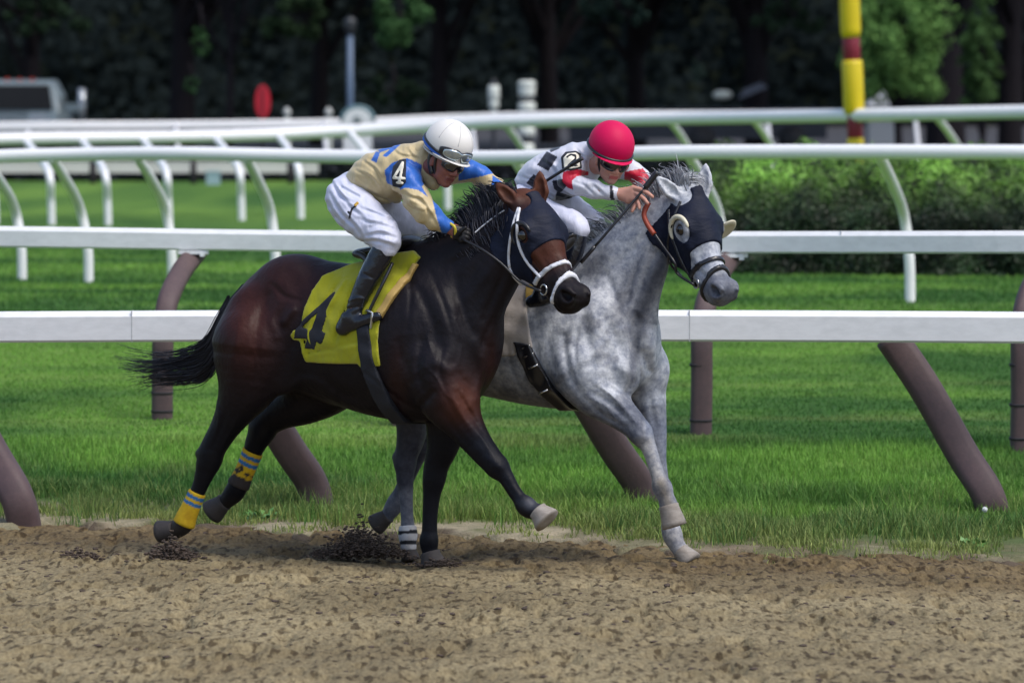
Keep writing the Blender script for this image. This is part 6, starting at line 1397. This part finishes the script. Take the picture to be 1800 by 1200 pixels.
b2.chain(ch(J2, [(1040, 392, -66, 19), (1030, 430, -74, 16), (1000, 500, -84, 12)]), 8)
b2.chain(ch(J2, [(1070, 339, 52, 10.5), (1092, 342, 46, 8.5)]), 4, n=1)
hw_ = np.array(J2(1092, 342, 46)); 
hand(b2, hw_, J2(1113, 342, 44), (-.25, -.93, .1), [J2(1111, 371, 54), J2(1124, 366, 52), J2(1138, 357, 50), J2(1147, 346, 46)], 1.0, (-1, J2(1120, 358, 30)), .22, (.5, -.6, -.6))
hand(b2, J2(1142, 340, -38), J2(1148, 356, -30), (.9, .2, .2), [J2(1140, 370, -24), J2(1147, 372, -24), J2(1154, 371, -24), J2(1160, 368, -24)], .9, (1, J2(1160, 358, -24)), .4)
def skin2(P):
    c = skincol(P, S(206, 154, 136)); q = (P - hc2) @ M2.T
    lip = (np.abs(q[:, 1] + 22.5) < 3.2) & (q[:, 0] > 24) & (np.abs(q[:, 2]) < 8); c[lip] = S(170, 92, 90)
    st = (q[:, 1] < -14) & (q[:, 0] > 4) & ~lip; c[st] = c[st] * .86; return c
fmesh('body', b2, skin_m, j2, skin2)
sh2 = Fld((890, 225, -170), (1165, 400, 240), 1.7)
sh2.chain(ch(J2, tors2), 10, glat, 1.1, 4); sh2.chain(ch(J2, arm2n[:4]), 8); sh2.chain(ch(J2, arm2f[:3]), 8); sh2.chain(ch(J2, [(1030, 282, 0, 30), (1046, 270, 0, 24)]), 8, n=1)
sh2.chain(ch(J2, [(1042, 333, 58, 15.5), (1082, 341, 48, 12.5)]), 4, n=1); sh2.chain(ch(J2, [(1130, 318, -58, 16), (1142, 338, -42, 13)]), 4, n=1)
cloth_fold(sh2, 1.0, [(.12, .16, .03, 0, 1.0), (.22, -.12, .05, 2, .6), (.05, .30, .0, 1, .4)])
sh2.relief([(940, 330), (975, 340), (1010, 352)], 6, 3, 40)
for q in ([(920, 312), (946, 322), (966, 344)], [(950, 280), (972, 296), (984, 320)], [(1012, 262), (1022, 274), (1036, 280)], [(1010, 320), (1026, 326), (1044, 342)], [(1040, 324), (1052, 334), (1064, 346)], [(960, 340), (985, 350), (1010, 356)]): sh2.relief(q, 2.6, 2.2, 60); sh2.relief([(x + 4, y - 3) for x, y in q], 2.6, -1.6, 60)
sh2.relief([(1020, 318), (1040, 330)], 3, 2, 40)
wh2, bk2, rd2 = np.array(S(206, 208, 220)), np.array(S(22, 24, 38)), np.array(S(190, 18, 52))
def silk2(P):
    c = np.tile(wh2, (len(P), 1))
    for po in ([(944, 290), (961, 266), (980, 276), (964, 301)], [(925, 322), (938, 306), (950, 314), (938, 330)], [(966, 262), (978, 254), (992, 252), (982, 262), (968, 268)], [(970, 318), (992, 314), (998, 326), (984, 340), (974, 332)], [(978, 336), (1006, 346), (1002, 366), (976, 356)], [(1000, 362), (1032, 360), (1026, 372), (1000, 372)], [(936, 330), (952, 338), (946, 352), (930, 344)]): c[inpoly(P, po, w1=150)] = bk2
    c[inpoly(P, [(990, 302), (1012, 296), (1034, 302), (1034, 308), (1014, 310), (1005, 318), (1008, 334), (998, 330), (988, 318)], w1=80)] = rd2
    c[inpoly(P, [(1098, 302), (1130, 296), (1150, 322), (1128, 334), (1096, 330)])] = rd2
    c[inpoly(P, [(1071, 326), (1077, 326), (1080, 352), (1073, 352)], w1=80)] = bk2; return c
fmesh('silks', sh2, silk, j2, silk2)
patch(sh2, [(986, 276), (994, 267), (1012, 265), (1021, 270), (1023, 296), (1004, 300), (988, 298)], 2.0, (975, 255, -170), (1035, 310, 60), blackcloth, 'number_armband', j2, 60)
patch(sh2, [(990, 278), (997, 270), (1012, 268), (1018, 273), (1020, 294), (1004, 297), (991, 295)], 2.8, (975, 255, -170), (1035, 310, 60), numw, 'number_panel', j2, 60)
patch(sh2, [(980, 260), (1035, 260), (1035, 310), (980, 310)], 3.8, (975, 255, -170), (1035, 310, 60), blackcloth, 'number', j2, 60, lambda X, Y: strokes_sd(X, Y, [((997, 276), (1003, 272)), ((1003, 272), (1011, 273)), ((1011, 273), (1012, 279)), ((1012, 279), (999, 291)), ((999, 291), (1014, 291))], 1.9))
pa = Fld((880, 300, -170), (1075, 440, 240), 1.8)
pa.chain(ch(J2, [(922, 350, 22, 28), (938, 344, -22, 29)]), 10, n=1); pa.chain(ch(J2, leg2n), 10); pa.chain(ch(J2, leg2f), 10); cloth_fold(pa, .55, [(.20, -.16, .02, 0, .8), (.10, .26, .0, 2, .8)]); fmesh('breeches', pa, pants_m, j2)
for rows, ft in ((shin2, foot2), ([(1034, 410, -70, 20), (1022, 450, -78, 18), (1002, 496, -86, 15)], [(992, 512, -88, 11), (1010, 508, -90, 10), (1026, 502, -90, 8)])):
    bo = Fld((900, 380, -170), (1070, 560, 260), 2.0); bo.chain(ch(J2, rows), 6); bo.chain(ch(J2, ft), 8); fmesh('boot', bo, patent, j2)
red_m = mat('helmet_red_cloth', S(200, 6, 78), rough=.6, spec=.25, bump=[(14, .3, .006), (300, .2, .001)])
M_, c_, hf = helmet('helmet', np.array(J2(1075, 254, 0)) + (0, 0, -34), fc2, up2, 42, red_m, j2, True, cut=-15, tilt=-.10)
hem(M_, c_, 42, blk, j2, 'helmet_band', -9, 2.8, 1.02, tilt=0.05)
goggles(M2, hc2, 30, 0.0, 1, 34, 11, darklens, blk, j2, 1.05)
tube_px('chin_strap', [p2(2, 6, 27), p2(6, -16, 22), p2(12, -36, 8), p2(12, -36, -8), p2(6, -16, -22)], 2.4, blk, j2)
whip([J2(1156, 302, 40), J2(1134, 330, 46), J2(1112, 356, 58), J2(1070, 405, 84), J2(1021, 462, 100)], (5.4, 2.4, 3.4, blk), 'black whip held across the grey horse neck by the red helmeted jockey')
